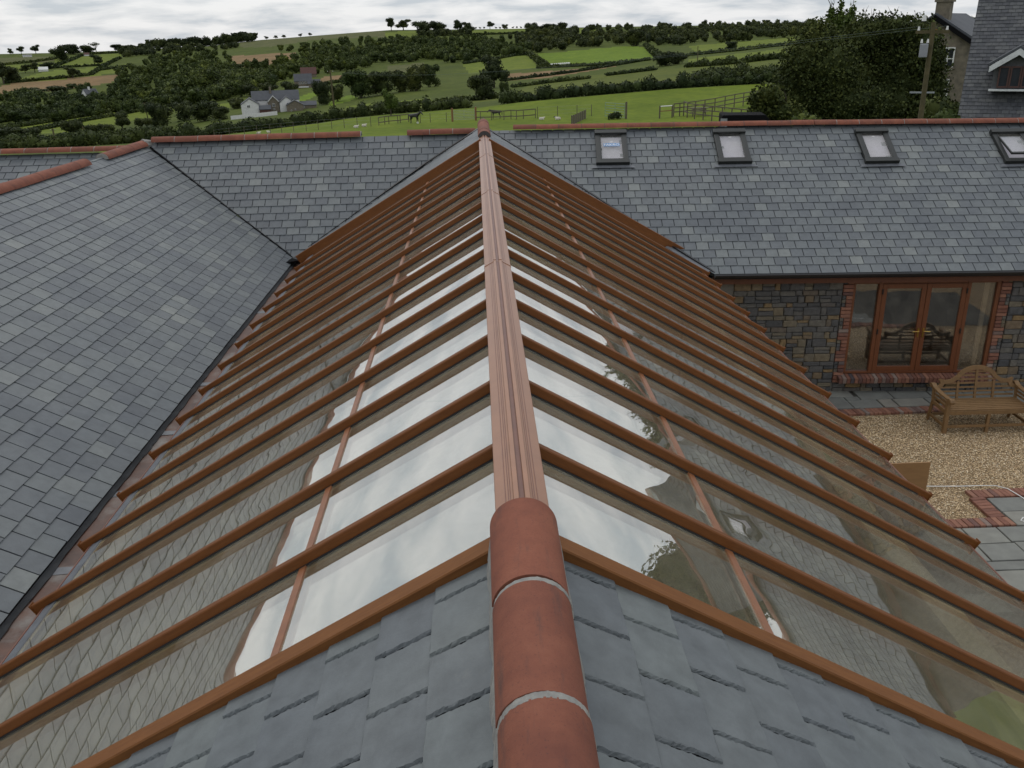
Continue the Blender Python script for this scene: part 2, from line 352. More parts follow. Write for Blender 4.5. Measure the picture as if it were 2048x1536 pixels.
def tan_tab(az):
    """(6,n) tangent of elevation of each survey curve at bearings az"""
    return np.stack([np.interp(az, a, t, period=2 * PI) for _, a, t in TAB])
def zterr(az, r):
    az = np.atleast_1d(np.asarray(az, float)); r = np.atleast_1d(np.asarray(r, float))
    T = tan_tab(az); out = np.empty_like(r)
    for i in range(len(r)):
        if r[i] <= 30: out[i] = -.12
        elif r[i] < 80:
            z80 = CAMP.z + 80 * T[0, i]; f = (r[i] - 30) / 50; out[i] = -.12 + (z80 + .12) * f
        elif r[i] <= 1800: out[i] = CAMP.z + r[i] * np.interp(math.log(r[i]), np.log(DS), T[:, i])
        else: out[i] = CAMP.z + 1800 * T[5, i] - (r[i] - 1800) * .03
    return out
def ground_at(x, y, r):
    """point of the ground at bearing of sight (x,y), distance r"""
    s = sight(x, y); a = math.atan2(s.x, s.y); return Vector((CAMP.x + r * math.sin(a), CAMP.y + r * math.cos(a), float(zterr(a, r)[0])))
def on_ground(x, y):
    s = sight(x, y); a = math.atan2(s.x, s.y); tg = s.z / math.hypot(s.x, s.y)
    T = tan_tab(np.array([a]))[:, 0]
    for i in range(6):
        if tg <= T[0]: r = 80 * T[0] / tg if tg < 0 else 80; break
    if tg <= T[0]: r = 80.
    elif tg >= T[-1]: r = 1800.
    else:
        k = int(np.searchsorted(T, tg)); k = max(1, min(5, k)); f = (tg - T[k - 1]) / max(1e-9, T[k] - T[k - 1])
        r = math.exp(math.log(DS[k - 1]) + f * (math.log(DS[k]) - math.log(DS[k - 1])))
    return Vector((CAMP.x + r * math.sin(a), CAMP.y + r * math.cos(a), float(zterr(a, r)[0]))), r

FIELDS = [  # kind, outline (sighted)
    ('pad', [(330, 283), (380, 277), (541, 259), (587, 253), (637, 247), (700, 237), (780, 229), (850, 224), (905, 219), (960, 215), (1040, 205), (1140, 196), (1350, 178), (1540, 167), (1760, 146), (1760, 400), (200, 400), (200, 300)]),
    ('olive', [(455, 258), (600, 232), (690, 216), (860, 202), (1000, 188), (1000, 200), (860, 216), (770, 226), (690, 234), (600, 248), (430, 268)]),
    ('green', [(690, 212), (760, 206), (860, 196), (870, 206), (700, 222)]),
    ('olive', [(1000, 190), (1080, 172), (1300, 155), (1580, 136), (1580, 152), (1350, 168), (1150, 184), (1020, 198)]),
    ('olive', [(1060, 168), (1180, 150), (1320, 138), (1580, 118), (1580, 130), (1330, 150), (1170, 170), (1040, 180)]),
    ('tan', [(1000, 148), (1060, 145), (1240, 131), (1180, 142), (1100, 155), (1005, 163)]),
    ('bright', [(1078, 108), (1250, 92), (1290, 94), (1308, 112), (1300, 120), (1200, 130), (1090, 136), (1075, 128)]),
    ('green', [(925, 128), (1030, 112), (1060, 112), (1075, 135), (1010, 142), (940, 148)]),
    ('green', [(1375, 92), (1590, 74), (1590, 86), (1500, 94), (1390, 104)]),
    ('green', [(1376, 118), (1590, 95), (1590, 112), (1480, 122), (1380, 130)]),
    ('tan', [(640, 155), (710, 148), (700, 160), (640, 166)]),
    ('mix', [(775, 132), (850, 125), (850, 135), (800, 146), (775, 146)]),
    ('mix', [(480, 85), (520, 80), (700, 66), (770, 62), (770, 74), (640, 78), (540, 94), (480, 95)]),
    ('green', [(740, 66), (860, 60), (860, 72), (740, 74)]),
    ('green', [(880, 62), (1010, 58), (1150, 58), (1150, 66), (900, 70)]),
    ('green', [(1140, 58), (1200, 56), (1200, 66), (1150, 68)]),
    ('tan', [(460, 113), (520, 108), (592, 105), (588, 116), (520, 136), (475, 134)]),
    ('green', [(110, 118), (240, 107), (242, 118), (205, 128), (110, 132)]),
    ('green', [(25, 162), (90, 143), (200, 133), (185, 148), (130, 158), (28, 164)]),
    ('green', [(180, 150), (205, 137), (262, 126), (260, 134), (235, 146), (185, 152)]),
    ('mix', [(0, 116), (100, 112), (110, 122), (60, 127), (0, 126)]),
    ('green', [(0, 133), (85, 125), (80, 138), (30, 145), (0, 146)]),
    ('tan', [(0, 170), (60, 164), (150, 155), (235, 150), (232, 162), (185, 172), (90, 182), (20, 188), (0, 192)]),
    ('olive', [(88, 195), (145, 186), (142, 198), (95, 203)]),
    ('green', [(10, 258), (120, 232), (230, 213), (350, 200), (350, 206), (200, 234), (90, 252), (20, 262)]),
    ('green', [(75, 258), (180, 238), (290, 222), (350, 215), (345, 228), (250, 244), (170, 264), (75, 268)]),
    ('green', [(435, 208), (460, 206), (455, 222), (430, 226)]),
    ('bright', [(595, 195), (640, 178), (640, 188), (600, 206)]),
    ('bright', [(655, 205), (700, 190), (720, 196), (660, 212)]),
]
def in_poly(X, Y, poly):
    c = np.zeros(len(X), bool); n = len(poly)
    for i in range(n):
        x1, y1 = poly[i]; x2, y2 = poly[(i + 1) % n]
        if y1 == y2: continue
        k = ((y1 > Y) != (y2 > Y)) & (X < (x2 - x1) * (Y - y1) / (y2 - y1) + x1); c ^= k
    return c
def px_np(Pn):
    D = Pn - np.array(CAMP); z = D @ np.array(_F)
    z = np.where(z < .1, .1, z); return 1024 + FPX * (D @ np.array(_R)) / z, 768 - FPX * (D @ np.array(_U)) / z
def build_terrain():
    a0, a1 = [math.atan2(sight(x, 150).x, sight(x, 150).y) for x in (-200, 2250)]
    az = np.concatenate([np.arange(a0, a1, .0026), np.linspace(a1, a0 + 2 * PI, 70, endpoint=False)])
    rr = np.concatenate([[2, 15, 30, 45, 60], np.exp(np.linspace(math.log(80), math.log(1800), 130)), [1900, 2400, 4000, 9000]])
    na, nr = len(az), len(rr)
    V = np.empty((nr, na, 3))
    for j, r in enumerate(rr):
        V[j, :, 0] = CAMP.x + r * np.sin(az); V[j, :, 1] = CAMP.y + r * np.cos(az); V[j, :, 2] = zterr(az, np.full(na, r))
    V = V.reshape(-1, 3)
    J, I = np.meshgrid(np.arange(nr - 1), np.arange(na), indexing='ij')
    J = J.ravel(); I = I.ravel(); I2 = (I + 1) % na
    F = np.stack([J * na + I, J * na + I2, (J + 1) * na + I2, (J + 1) * na + I], 1)
    c = V[F].mean(1); X, Y = px_np(c); free = (rr[J] >= 78) & (I < na - 71)
    owner = np.full(len(F), -1)
    for k, (kind, poly) in enumerate(FIELDS):
        m = free & (owner < 0) & in_poly(X, Y, poly); owner[m] = k
    for k in range(-1, len(FIELDS)):
        f = F[owner == k]
        if not len(f): continue
        u, inv = np.unique(f, return_inverse=True)
        o = struct(np_mesh('ground' if k < 0 else 'field', V[u], inv.reshape(-1, 4), FM['rough'] if k < 0 else FM[FIELDS[k][0]]))
        o.data.polygons.foreach_set('use_smooth', [True] * len(o.data.polygons))
build_terrain()

# ------------------------------------------------------------------ slated roofs
def clip(poly, a, b, c):
    """keep a*s+b*v<=c"""
    out = []
    for i in range(len(poly)):
        p, q = poly[i], poly[(i + 1) % len(poly)]
        fp, fq = a * p[0] + b * p[1] - c, a * q[0] + b * q[1] - c
        if fp <= 0: out.append(p)
        if (fp < 0) != (fq < 0) and fp != fq:
            t = fp / (fp - fq); out.append((p[0] + (q[0] - p[0]) * t, p[1] + (q[1] - p[1]) * t))
    return out
def clip_region(poly, region):
    n = len(region)
    area = sum(region[i][0] * region[(i + 1) % n][1] - region[(i + 1) % n][0] * region[i][1] for i in range(n))
    for i in range(n):
        (x1, y1), (x2, y2) = region[i], region[(i + 1) % n]
        a, b = (y2 - y1), -(x2 - x1)
        if area < 0: a, b = -a, -b
        poly = clip(poly, a, b, a * x1 + b * y1)
        if len(poly) < 3: return []
    return poly
def jag(poly, amp, step, rnd):
    out = []
    for i in range(len(poly)):
        p, q = poly[i], poly[(i + 1) % len(poly)]; L = math.hypot(q[0] - p[0], q[1] - p[1]); k = max(1, int(L / step))
        nx, ny = (q[1] - p[1]) / max(L, 1e-6), -(q[0] - p[0]) / max(L, 1e-6)
        for j in range(k):
            t = j / k; d = rnd.uniform(-amp, amp) if j else 0
            out.append((p[0] + (q[0] - p[0]) * t + nx * d, p[1] + (q[1] - p[1]) * t + ny * d))
    return out
def jag2(poly, amp, rnd):
    """ragged riven sides, calmer head and tail"""
    out = []
    for i in range(len(poly)):
        p, q = poly[i], poly[(i + 1) % len(poly)]; L = math.hypot(q[0] - p[0], q[1] - p[1]); side_ = abs(q[1] - p[1]) > abs(q[0] - p[0])
        k = max(1, int(L / (.011 if side_ else .04))); a = amp if side_ else amp * .4
        nx, ny = (q[1] - p[1]) / max(L, 1e-6), -(q[0] - p[0]) / max(L, 1e-6); w = 0
        for j in range(k):
            w = .55 * w + rnd.uniform(-a, a); d = w if j else 0; t = (j + (rnd.uniform(-.3, .3) if j else 0)) / k
            out.append((p[0] + (q[0] - p[0]) * t + nx * d, p[1] + (q[1] - p[1]) * t + ny * d))
    return out
def shrink(poly, d):
    cx = sum(p[0] for p in poly) / len(poly); cy = sum(p[1] for p in poly) / len(poly); out = []
    xs = [p[0] for p in poly]; ys = [p[1] for p in poly]; hx = (max(xs) - min(xs)) / 2; hy = (max(ys) - min(ys)) / 2
    for x, y in poly: out.append((cx + (x - cx) * max(.2, 1 - d / max(hx, .01)), cy + (y - cy) * max(.2, 1 - d / max(hy, .01))))
    return out
def slate_roof(roof, O, A, Up, region, gauge, width, mat, thk=.008, near=False, seed=1, holes=(), nmax=300, lift=0.0, gap=.004, s_ref=None, odd=0):
    """slates laid in half bond on the plane O,A,Up; region in (along, up) metres"""
    rnd = random.Random(seed); Nn = A.cross(Up).normalized(); M = frame(O, A, Up, Nn)
    s0, s1 = min(p[0] for p in region), max(p[0] for p in region); v0, v1 = min(p[1] for p in region), max(p[1] for p in region)
    items = []; shared = {}
    rows = int((v1 - v0) / gauge) + 1
    for r in range(rows):
        v = v0 + r * gauge; ph = (r % 2) * width / 2 + rnd.uniform(-.012, .012)
        s = s0 - width + ph
        if s_ref is not None: s = s_ref + ((r + odd) % 2) * width / 2; s -= math.ceil((s - s0) / width + .5) * width
        while s < s1:
            w = width; je = rnd.uniform(-.006, .006) if near else 0
            dv = rnd.uniform(-.004, .004); head = v + gauge * 1.16
            rect = [(s + gap / 2, v + dv), (s + w - gap / 2 + je * .5, v + dv + rnd.uniform(-.004, .004)), (s + w - gap / 2 - je * .5, head), (s + gap / 2, head)]
            s += w
            if any(hs0 < rect[0][0] + w * .5 < hs1 and hv0 < v + gauge * .5 < hv1 for hs0, hs1, hv0, hv1 in holes): continue
            inside = clip_region(rect, region)
            if len(inside) < 3: continue
            ar = abs(sum(inside[i][0] * inside[(i + 1) % len(inside)][1] - inside[(i + 1) % len(inside)][0] * inside[i][1] for i in range(len(inside)))) / 2
            if ar < .002: continue
            full = abs(ar - abs((rect[1][0] - rect[0][0]) * (head - v - dv))) < 1e-3
            cs = sum(p[0] for p in inside) / len(inside); cv = sum(p[1] for p in inside) / len(inside)
            wp = M @ Vector((cs, cv, 0)); X, Y, z = px(wp); vis = z > .1 and -60 < X < 2108 and -60 < Y < 1596
            items.append((0 if vis else 1, z, inside, v, full, rnd.random()))
    items.sort(key=lambda i: (i[0], i[1]))
    stuffmb = MB(); stuff_n = 0
    for k, (nv, z, poly, v, full, rv) in enumerate(items):
        c0 = ((min(p[0] for p in poly) + max(p[0] for p in poly)) / 2, v)
        tilt = rnd.uniform(-.0015, .0015); lft = rnd.uniform(0, .002)
        def h(p, top): return lift + (.0165 + lft - (p[1] - v) / (gauge * 1.16) * .0125 + (0 if top else -thk)) + tilt * (p[0] - c0[0]) / width
        loc = [(p[0] - c0[0], p[1] - c0[1]) for p in poly]
        if near and k < nmax:
            base = jag2(loc, .0032, rnd); top = shrink(base, .0100)
            n = len(base)
            vs = [(p[0], p[1], h((p[0] + c0[0], p[1] + v), False)) for p in base] + [(p[0], p[1], h((p[0] + c0[0], p[1] + v), False) + thk * .45 + rnd.uniform(-.0040, .0040)) for p in shrink(base, .004)] + \
                 [(p[0] + rnd.uniform(-.0026, .0026), p[1] + rnd.uniform(-.0026, .0026), h((p[0] + c0[0], p[1] + v), True) + rnd.uniform(-.0006, .0004)) for p in top]
            mb = MB(); fs = [tuple(range(2 * n, 3 * n))]
            for i in range(n):
                j = (i + 1) % n; fs += [(i, j, n + j, n + i), (n + i, n + j, 2 * n + j, 2 * n + i)]
            mb.add(vs, fs); me = mb.mesh('slate', mat)
        else:
            n = len(loc); vs = [(p[0], p[1], h((p[0] + c0[0], p[1] + v), False)) for p in loc] + [(p[0], p[1], h((p[0] + c0[0], p[1] + v), True)) for p in loc]
            fs = [tuple(range(n, 2 * n))] + [(i, (i + 1) % n, n + (i + 1) % n, n + i) for i in range(n)]
            if k >= nmax:
                T = M @ Matrix.Translation((c0[0], c0[1], 0)); stuffmb.add([T @ Vector(q) for q in vs], fs); stuff_n += 1; continue
            key = int(rv * 6) if full else None
            if key is not None and key in shared: me = shared[key]
            else:
                mb = MB(); mb.add(vs, fs); me = mb.mesh('slate', mat)
                if key is not None: shared[key] = me
        link('slate', me, roof, M @ Matrix.Translation((c0[0], c0[1], 0)))
    if stuff_n:
        o = stuff(stuffmb.build('slate_field', mat, roof)); 
    return M
def deck(name, parent, O, A, Up, region, mat=M_deck, off=-.012, thk=.05):
    Nn = A.cross(Up).normalized(); M = frame(O, A, Up, Nn); mb = MB()
    mb.prism(region, lambda p: M @ Vector((p[0], p[1], off - thk)), lambda p: M @ Vector((p[0], p[1], off)))
    return mb.build(name, mat, parent)
def half_round(r, L, thk=.016, n=14, spread=PI * .93, bell=0):
    mb = MB(); prof = []
    for i in range(n + 1):
        a = PI / 2 + spread / 2 - spread * i / n; prof.append((math.cos(a), math.sin(a)))
    ring = [(r * c, r * s) for c, s in prof] + [((r - thk) * c, (r - thk) * s) for c, s in prof[::-1]]
    mb.prism(ring, lambda p: Vector((0, p[0], p[1])), lambda p: Vector((L, p[0], p[1])))
    return mb
def ridge_tiles(parent, a, b, r, L, mort, skip=(), drop=0, n=14, squash=.8, bed=True, jointw=.012):
    """half-round ridge tiles from a to b (world), tiles are parts"""
    a = Vector(a); b = Vector(b); d = (b - a); tot = d.length; d.normalize()
    side = Vector((0, 0, 1)).cross(d).normalized(); up = d.cross(side)
    k = max(1, round(tot / L)); L = tot / k; me = None; out = []
    tm = half_round(r, L - jointw, n=n).mesh('ridge_tile', M_tile, True)
    jm = half_round(r * .985, jointw * 1.6, thk=.03, n=n).mesh('mortar_joint', mort)
    for i in range(k):
        if i in skip: continue
        p = a + d * (i * L + jointw / 2); jit = Vector((0, 0, random.uniform(-.003, .003)))
        M = frame(p + jit, d, side, up) @ Matrix.Diagonal((1, 1, squash, 1))
        link('ridge_tile', tm, parent, M)
        if i + 1 < k: link('mortar_joint', jm, parent, frame(p + d * (L - jointw * 1.3) + jit * .3, d, side, up) @ Matrix.Diagonal((1, 1, squash, 1)))
    return L

# ------------------------------------------------------------------ the glazed link building
TS = .5793; CS, SN = math.cos(math.atan(TS)), math.sin(math.atan(TS))
link_b = thing('glass_roofed_building', 'long glass roof with brown glazing bars and slated near end, running down the middle', 'building', (0, 0, 0))
AY = Vector((0, 1, 0))
def slope_frame(side, Y=0, n=0):
    """local x down the slope, local y along +Y, local z normal, origin on the ridge line at bay Y"""
    D = Vector((side * CS, 0, -SN)); Nn = Vector((side * SN, 0, CS)); O = P(0, Y, 0) + Nn * n
    return frame(O, D, AY, Nn)
WR, WL, MM = 4.8112 * U, 4.1598 * U, 1.3132 * U
GN = -.062           # top of the glass below the top of the bars
SIDES = ((1, WR), (-1, WL))
def bevel_box(mb, x0, x1, y0, y1, z0, z1, b):
    prof = [(y0, z0), (y1, z0), (y1, z1 - b), (y1 - b, z1), (y0 + b, z1), (y0, z1 - b)]
    mb.prism(prof, lambda p: Vector((x0, p[0], p[1])), lambda p: Vector((x1, p[0], p[1])))
BW = .046
for side, W in SIDES:
    Ls = W / CS; mb = MB(); bevel_box(mb, .085, Ls, -BW, 0, -.075, 0, .006); bar_me = mb.mesh('glazing_bar', M_bar)
    mb = MB(); mb.box((Ls + .006, -BW / 2, -.033), (.010, BW + .014, .088)); cap_me = mb.mesh('end_cap', M_bar)
    mb = MB(); mb.box((Ls / 2, -BW / 2, GN + .006), (Ls - .25, BW + .02, .008)); gas_me = mb.mesh('gasket', M_gasket)
    for i in range(1, 16):
        F = slope_frame(side, i)
        bar = link('glazing_bar', bar_me, link_b, F)
        link('end_cap', cap_me, bar); link('gasket', gas_me, bar)
    # transom caps between the bars and the two panes of every bay
    mb = MB(); bevel_box(mb, MM / CS - .021, MM / CS + .021, .002, U - BW - .002, GN - .002, GN + .009, .004); tr_me = mb.mesh('transom', M_transom)
    for i in range(16):
        F = slope_frame(side, i); link('transom', tr_me, link_b, F)
        y1 = U - BW if i < 15 else U - .02
        for x0, x1 in ((.06, MM / CS), (MM / CS, Ls - .075)):
            mb = MB(); j = random.uniform(-.0015, .0015)
            mb.add([(x0 + .004, .004, GN + j), (x1 - .004, .004, GN), (x1 - .004, y1 - .004, GN - j), (x0 + .004, y1 - .004, GN),
                    (x0 + .004, .004, GN - .024 - j), (x1 - .004, .004, GN - .024), (x1 - .004, y1 - .004, GN - .024 + j), (x0 + .004, y1 - .004, GN - .024)],
                   [(0, 1, 2, 3), (7, 6, 5, 4), (0, 4, 5, 1), (1, 5, 6, 2), (2, 6, 7, 3), (3, 7, 4, 0)])
            link('pane', mb.mesh('pane', M_glass), link_b, F)
    # metal edge under the panes at the eaves
    mb = MB(); mb.box((Ls - .062, 8 * U, GN - .012), (.022, 16 * U, .034)); link('eaves_strip', mb.mesh('eaves_strip', M_cap_groove), link_b, slope_frame(side))
    if side < 0:
        mb = MB(); mb.box((Ls - .14, 8 * U, GN + .002), (.10, 15.9 * U, .008)); link('lead_apron', mb.mesh('lead_apron', M_lead), link_b, slope_frame(side))
    # verge trim over the near slates, verge board at the far end
    mb = MB(); bevel_box(mb, .17 * U, Ls + .6, -.092, .012, -.058, .002, .006); link('verge_trim', mb.mesh('verge_trim', M_trim), link_b, slope_frame(side))
    mb = MB(); bevel_box(mb, .05, Ls + (-.38 if side > 0 else .12), -.03, .045, -.08, .085, .008); link('verge_board', mb.mesh('verge_board', M_bar), link_b, slope_frame(side, 16))
# ridge cap, in four lengths
prof = [(-.109, -.045), (-.109, .005), (-.034, .048), (-.034, .064), (-.012, .064), (-.012, .046), (.012, .046), (.012, .064), (.034, .064), (.034, .048), (.109, .005), (.109, -.045)]
segs = [(-.22, 4.85), (4.85, 9.05), (9.05, 13.2), (13.2, 16.75)]
for k, (y0, y1) in enumerate(segs):
    mb = MB(); mb.prism(prof, lambda p: P(0, y0 + .006, 0) + Vector((p[0], 0, p[1])), lambda p: P(0, y1 - .006, 0) + Vector((p[0], 0, p[1])))
    o = mb.build('ridge_cap', M_cap, link_b, bevel=.003)
    for sx in (-1, 1):
        m2 = MB()
        for off in (.046, .054, .066):
            m2.prism([(-.0012, 0), (.0012, 0), (.0012, .002), (-.0012, .002)], lambda p: P(0, y0 + .01, 0) + Vector((sx * off + p[0], 0, .048 - (off - .034) * .573 + p[1])), lambda p: P(0, y1 - .01, 0) + Vector((sx * off + p[0], 0, .048 - (off - .034) * .573 + p[1])))
        m2.build('cap_groove', M_cap_groove, o)
    m2 = MB(); m2.box(P(0, (y0 + y1) / 2, 0) + Vector((0, 0, .047)), (.022, (y1 - y0) * U - .02, .003)); m2.build('channel', M_cap_groove, o)
    if k:
        m2 = MB(); pr2 = [(x * 1.02, z + .004) for x, z in prof]
        m2.prism(pr2, lambda p: P(0, y0 - .02, 0) + Vector((p[0], 0, p[1])), lambda p: P(0, y0 + .012, 0) + Vector((p[0], 0, p[1]))); m2.build('cap_joint', M_cap, o)
# near slated end: two slopes
NEAR_Y0 = -3.2
for side, W in SIDES:
    D = Vector((side * CS, 0, -SN)); Upn = -D; A_ = AY if side < 0 else -AY
    A_ = Vector((0, -1, 0)) if side < 0 else Vector((0, 1, 0))
    # frame: along A_, up-slope Upn, normal outward
    A_ = Upn.cross(Vector((side * SN, 0, CS)))
    Ls = W / CS + .35; O = P(0, 0, 0) + D * Ls + Vector((side * SN, 0, CS)) * -.052
    y_a, y_b = NEAR_Y0 * U, -.03
    sgn = A_.y
    GA = .256; vb = (Ls - .44) % GA - GA; topr = round((Ls - .44 - vb) / GA)
    reg = [(y_a * sgn, vb), (y_b * sgn, vb), (y_b * sgn, Ls - .05), (y_a * sgn, Ls - .05)]
    rf = deck('roof', link_b, O, A_, Upn, reg)
    slate_roof(rf, O, A_, Upn, reg, GA, .308, M_slate_near, thk=.013, near=True, seed=5 + side, nmax=260, lift=.004, gap=.010, s_ref=(-.19 if side < 0 else -.146) * sgn, odd=topr)
tl = [(-.06, -.715), (-.715, -1.352), (-1.352, -1.99), (-1.99, -2.63), (-2.63, -3.27)]
tmesh = half_round(.132, .637 * U - .022, thk=.018, n=28, spread=PI * .96).mesh('ridge_tile', M_tile, True)
def ragged_joint(seed):
    rnd = random.Random(seed); n = 46; vs = []; fs = []
    for i in range(n + 1):
        a = PI * .98 - PI * .96 * i / n; w0, w1 = .002 + rnd.uniform(-.002, .002), .032 + rnd.uniform(-.002, .003); rr = .1318 + rnd.uniform(-.0006, .001)
        for x, r_ in ((w0, .122), (w0 + .003, rr), (w1 - .003, rr), (w1, .122)): vs.append((x, r_ * math.cos(a), r_ * math.sin(a)))
    for i in range(n):
        for j in range(3): fs.append((i * 4 + j, i * 4 + j + 1, i * 4 + j + 5, i * 4 + j + 4))
    mb = MB(); mb.add(vs, fs); return mb.mesh('mortar_joint', M_mortar)
for k, (ya, yb) in enumerate(tl):
    M = frame(P(0, ya, 0) + Vector((random.uniform(-.003, .003), -.004, random.uniform(-.002, .002))), Vector((random.uniform(-.008, .008), -1, 0)).normalized(), Vector((1, 0, 0)), Vector((0, 0, 1)))
    link('ridge_tile', tmesh, link_b, M)
    link('mortar_joint', ragged_joint(k), link_b, frame(P(0, yb, 0) + Vector((0, .022, 0)), Vector((0, -1, 0)), Vector((1, 0, 0)), Vector((0, 0, 1))))
for side in (-1, 1):     # uneven mortar bedding along both flanks of the near tiles
    mb = MB(); rnd = random.Random(side + 3); n = 120; ring = []
    for i in range(n + 1):
        y = -.10 + (-3.1) * i / n; x = .140 + rnd.uniform(0, .007) + .004 * math.sin(i * .41 + side); ring.append((x, y * U))
    vs = []; fs = []
    for x, y in ring:
        for xx, zz in ((.10, .012), (.129, .008), (x, -x * TS - .006 + .0), (x + .003, -x * TS - .03)):
            vs.append((side * xx, y, zz + ZG))
    for i in range(n):
        for j in range(3): fs.append((i * 4 + j, i * 4 + j + 1, i * 4 + j + 5, i * 4 + j + 4))
    mb.add(vs, fs); mb.build('mortar_bedding', M_mortar, link_b)
# far saddle: slates between the far verge board and the valleys, ridge tiles over them
VR_T, VR_B = (.12, 19.55), (5.03, 15.31)
VL_T, VL_B = (-.12, 19.9), (-4.35, 17.25)
for side in (1, -1):
    D = Vector((side * CS, 0, -SN)); Upn = -D; A_ = Upn.cross(Vector((side * SN, 0, CS))); sg = A_.y
    Ls = 5.1 * U / CS; O = P(0, 0, 0) + D * Ls + Vector((side * SN, 0, CS)) * -.03
    T, B = (VR_T, VR_B) if side > 0 else (VL_T, VL_B)
    def sv(X, Y): return (Y * U * sg, Ls - abs(X) * U / CS)
    y16 = 16.07
    if side > 0: pts = [sv(.1, y16), sv(T[0], T[1]), sv(4.38, 15.9 + .02), sv(4.38, 15.89)]; pts = [sv(.1, y16), sv(.1, T[1]), sv(4.2, 16.07)]
    else: pts = [sv(.1, y16), sv(.1, T[1]), sv(4.25, 17.3), sv(4.25, y16)]
    rf = deck('roof', link_b, O, A_, Upn, pts, off=-.01, thk=.03)
    slate_roof(rf, O, A_, Upn, pts, .205, .25, M_slate, thk=.007, seed=30 + side)
ridge_tiles(link_b, P(0, 16.6, .02), P(0, 19.75, .02), .125, .5, M_mortar_dk, squash=1.0)
mb = MB(); mb.tube([P(0, 19.7, .08), P(.02, 19.95, .1)], [.09, .05], 8); mb.build('mortar_lump', M_mortar, link_b)
mb = half_round(.120, .012, thk=.119, n=14); o = mb.build('tile_end_fill', M_mortar_dk, link_b); o.matrix_local = frame(P(0, 16.58, .02), AY, Vector((-1, 0, 0)), Vector((0, 0, 1)))
# body of the building below the eaves
mb = MB()
zb = P(0, 0, -2.62).z
mb.box(Vector((4.5 * U, 7.6 * U, zb / 2 - .35)), (.25, 15.2 * U, zb - .75)); mb.box(Vector((-4.05 * U, 7.6 * U, zb / 2)), (.25, 15.2 * U, zb - .1))
mb.box(Vector((.22 * U, -.1, zb / 2)), (8.3 * U, .2, zb - .15)); mb.box(Vector((.22 * U, 15.6 * U, zb / 2)), (8.3 * U, .2, zb - .15))
mb.build('wall', M_plaster, link_b)
mb = MB(); mb.box(Vector((.22 * U, 7.75 * U, .04)), (8.3 * U, 15.4 * U, .06)); mb.build('floor', M_intfloor, link_b)
mb = MB()                                  # gable infill under the near end, so the room is closed
mb.add([P(-4.1, -.12, -2.62), P(4.6, -.12, -2.62), P(4.6, -.12, -2.62 - .1), P(0, -.12, -.2)], [(0, 1, 3)]); mb.build('gable_infill', M_plaster, link_b)
# left valley gutter tray
mb = MB(); gx = [(-4.98, -2.60), (-4.72, -2.795), (-4.30, -2.795), (-4.10, -2.62)]
vs = [];
for Y in np.linspace(-3, 17.2, 30):
    for x, z in gx: vs.append(P(x, Y, z + random.uniform(-.004, .004)))
mb.add(vs, [(i * 4 + j, i * 4 + j + 1, i * 4 + j + 5, i * 4 + j + 4) for i in range(29) for j in range(3)]); mb.build('valley_gutter', M_copper, link_b)
for Y in (2.1, 4.1, 5.7, 7.4, 9.2, 11.2, 13.0):
    mb = MB(); mb.add([P(-4.72, Y - .1, -2.789), P(-4.30, Y - .06, -2.789), P(-4.12, Y, -2.625), P(-4.12, Y + .10, -2.625), P(-4.30, Y + .06, -2.789), P(-4.72, Y + .05, -2.789)], [(0, 1, 4, 5), (1, 2, 3, 4)])
    mb.build('gutter_seam', M_lead, link_b)
# valley linings
def strip(name, parent, pts, w, mat, lift=.0, nrm=Vector((0, 0, 1))):
    mb = MB(); pts = [Vector(p) for p in pts]; vs = []
    for i, p in enumerate(pts):
        t = (pts[min(i + 1, len(pts) - 1)] - pts[max(i - 1, 0)]).normalized(); s = t.cross(nrm).normalized()
        vs += [p - s * w / 2 + nrm * lift, p + s * w / 2 + nrm * lift, p + s * w / 2 + nrm * (lift - .02), p - s * w / 2 + nrm * (lift - .02)]
    fs = []
    for i in range(len(pts) - 1):
        a = i * 4; fs += [(a, a + 1, a + 5, a + 4), (a + 1, a + 2, a + 6, a + 5), (a + 3, a, a + 4, a + 7)]
    mb.add(vs, fs); return mb.build(name, mat, parent)
strip('valley_lining', link_b, [P(.1, 19.6, -.09), P(1.61, 18.35, -.93), P(3.25, 16.85, -1.88), P(4.25, 15.95, -2.46), P(5.03, 15.28, -2.90)], .055, M_gutter, .03)
strip('valley_lining', link_b, [P(-.1, 19.95, -.1), P(-1.54, 19.2, -.89), P(-2.9, 18.3, -1.68), P(-4.3, 17.3, -2.5)], .055, M_gutter, .03)
strip('lead_valley', link_b, [P(4.1, 16.0, -2.42), P(4.45, 15.75, -2.60), P(4.92, 15.3, -2.86)], .24, M_lead, .015)
mb = MB(); rnd = random.Random(4)
pts = [P(-4.55 + rnd.uniform(-.2, .25), 16.75 + rnd.uniform(-.28, .28), -2.66 + rnd.uniform(-.06, .12)) for _ in range(16)]
bm = bmesh.new()
for q in pts: bm.verts.new(q)
bmesh.ops.convex_hull(bm, input=bm.verts); me = bpy.data.meshes.new('lead_soaker'); bm.to_mesh(me); bm.free(); me.materials.append(M_gutter); link('lead_soaker', me, link_b)

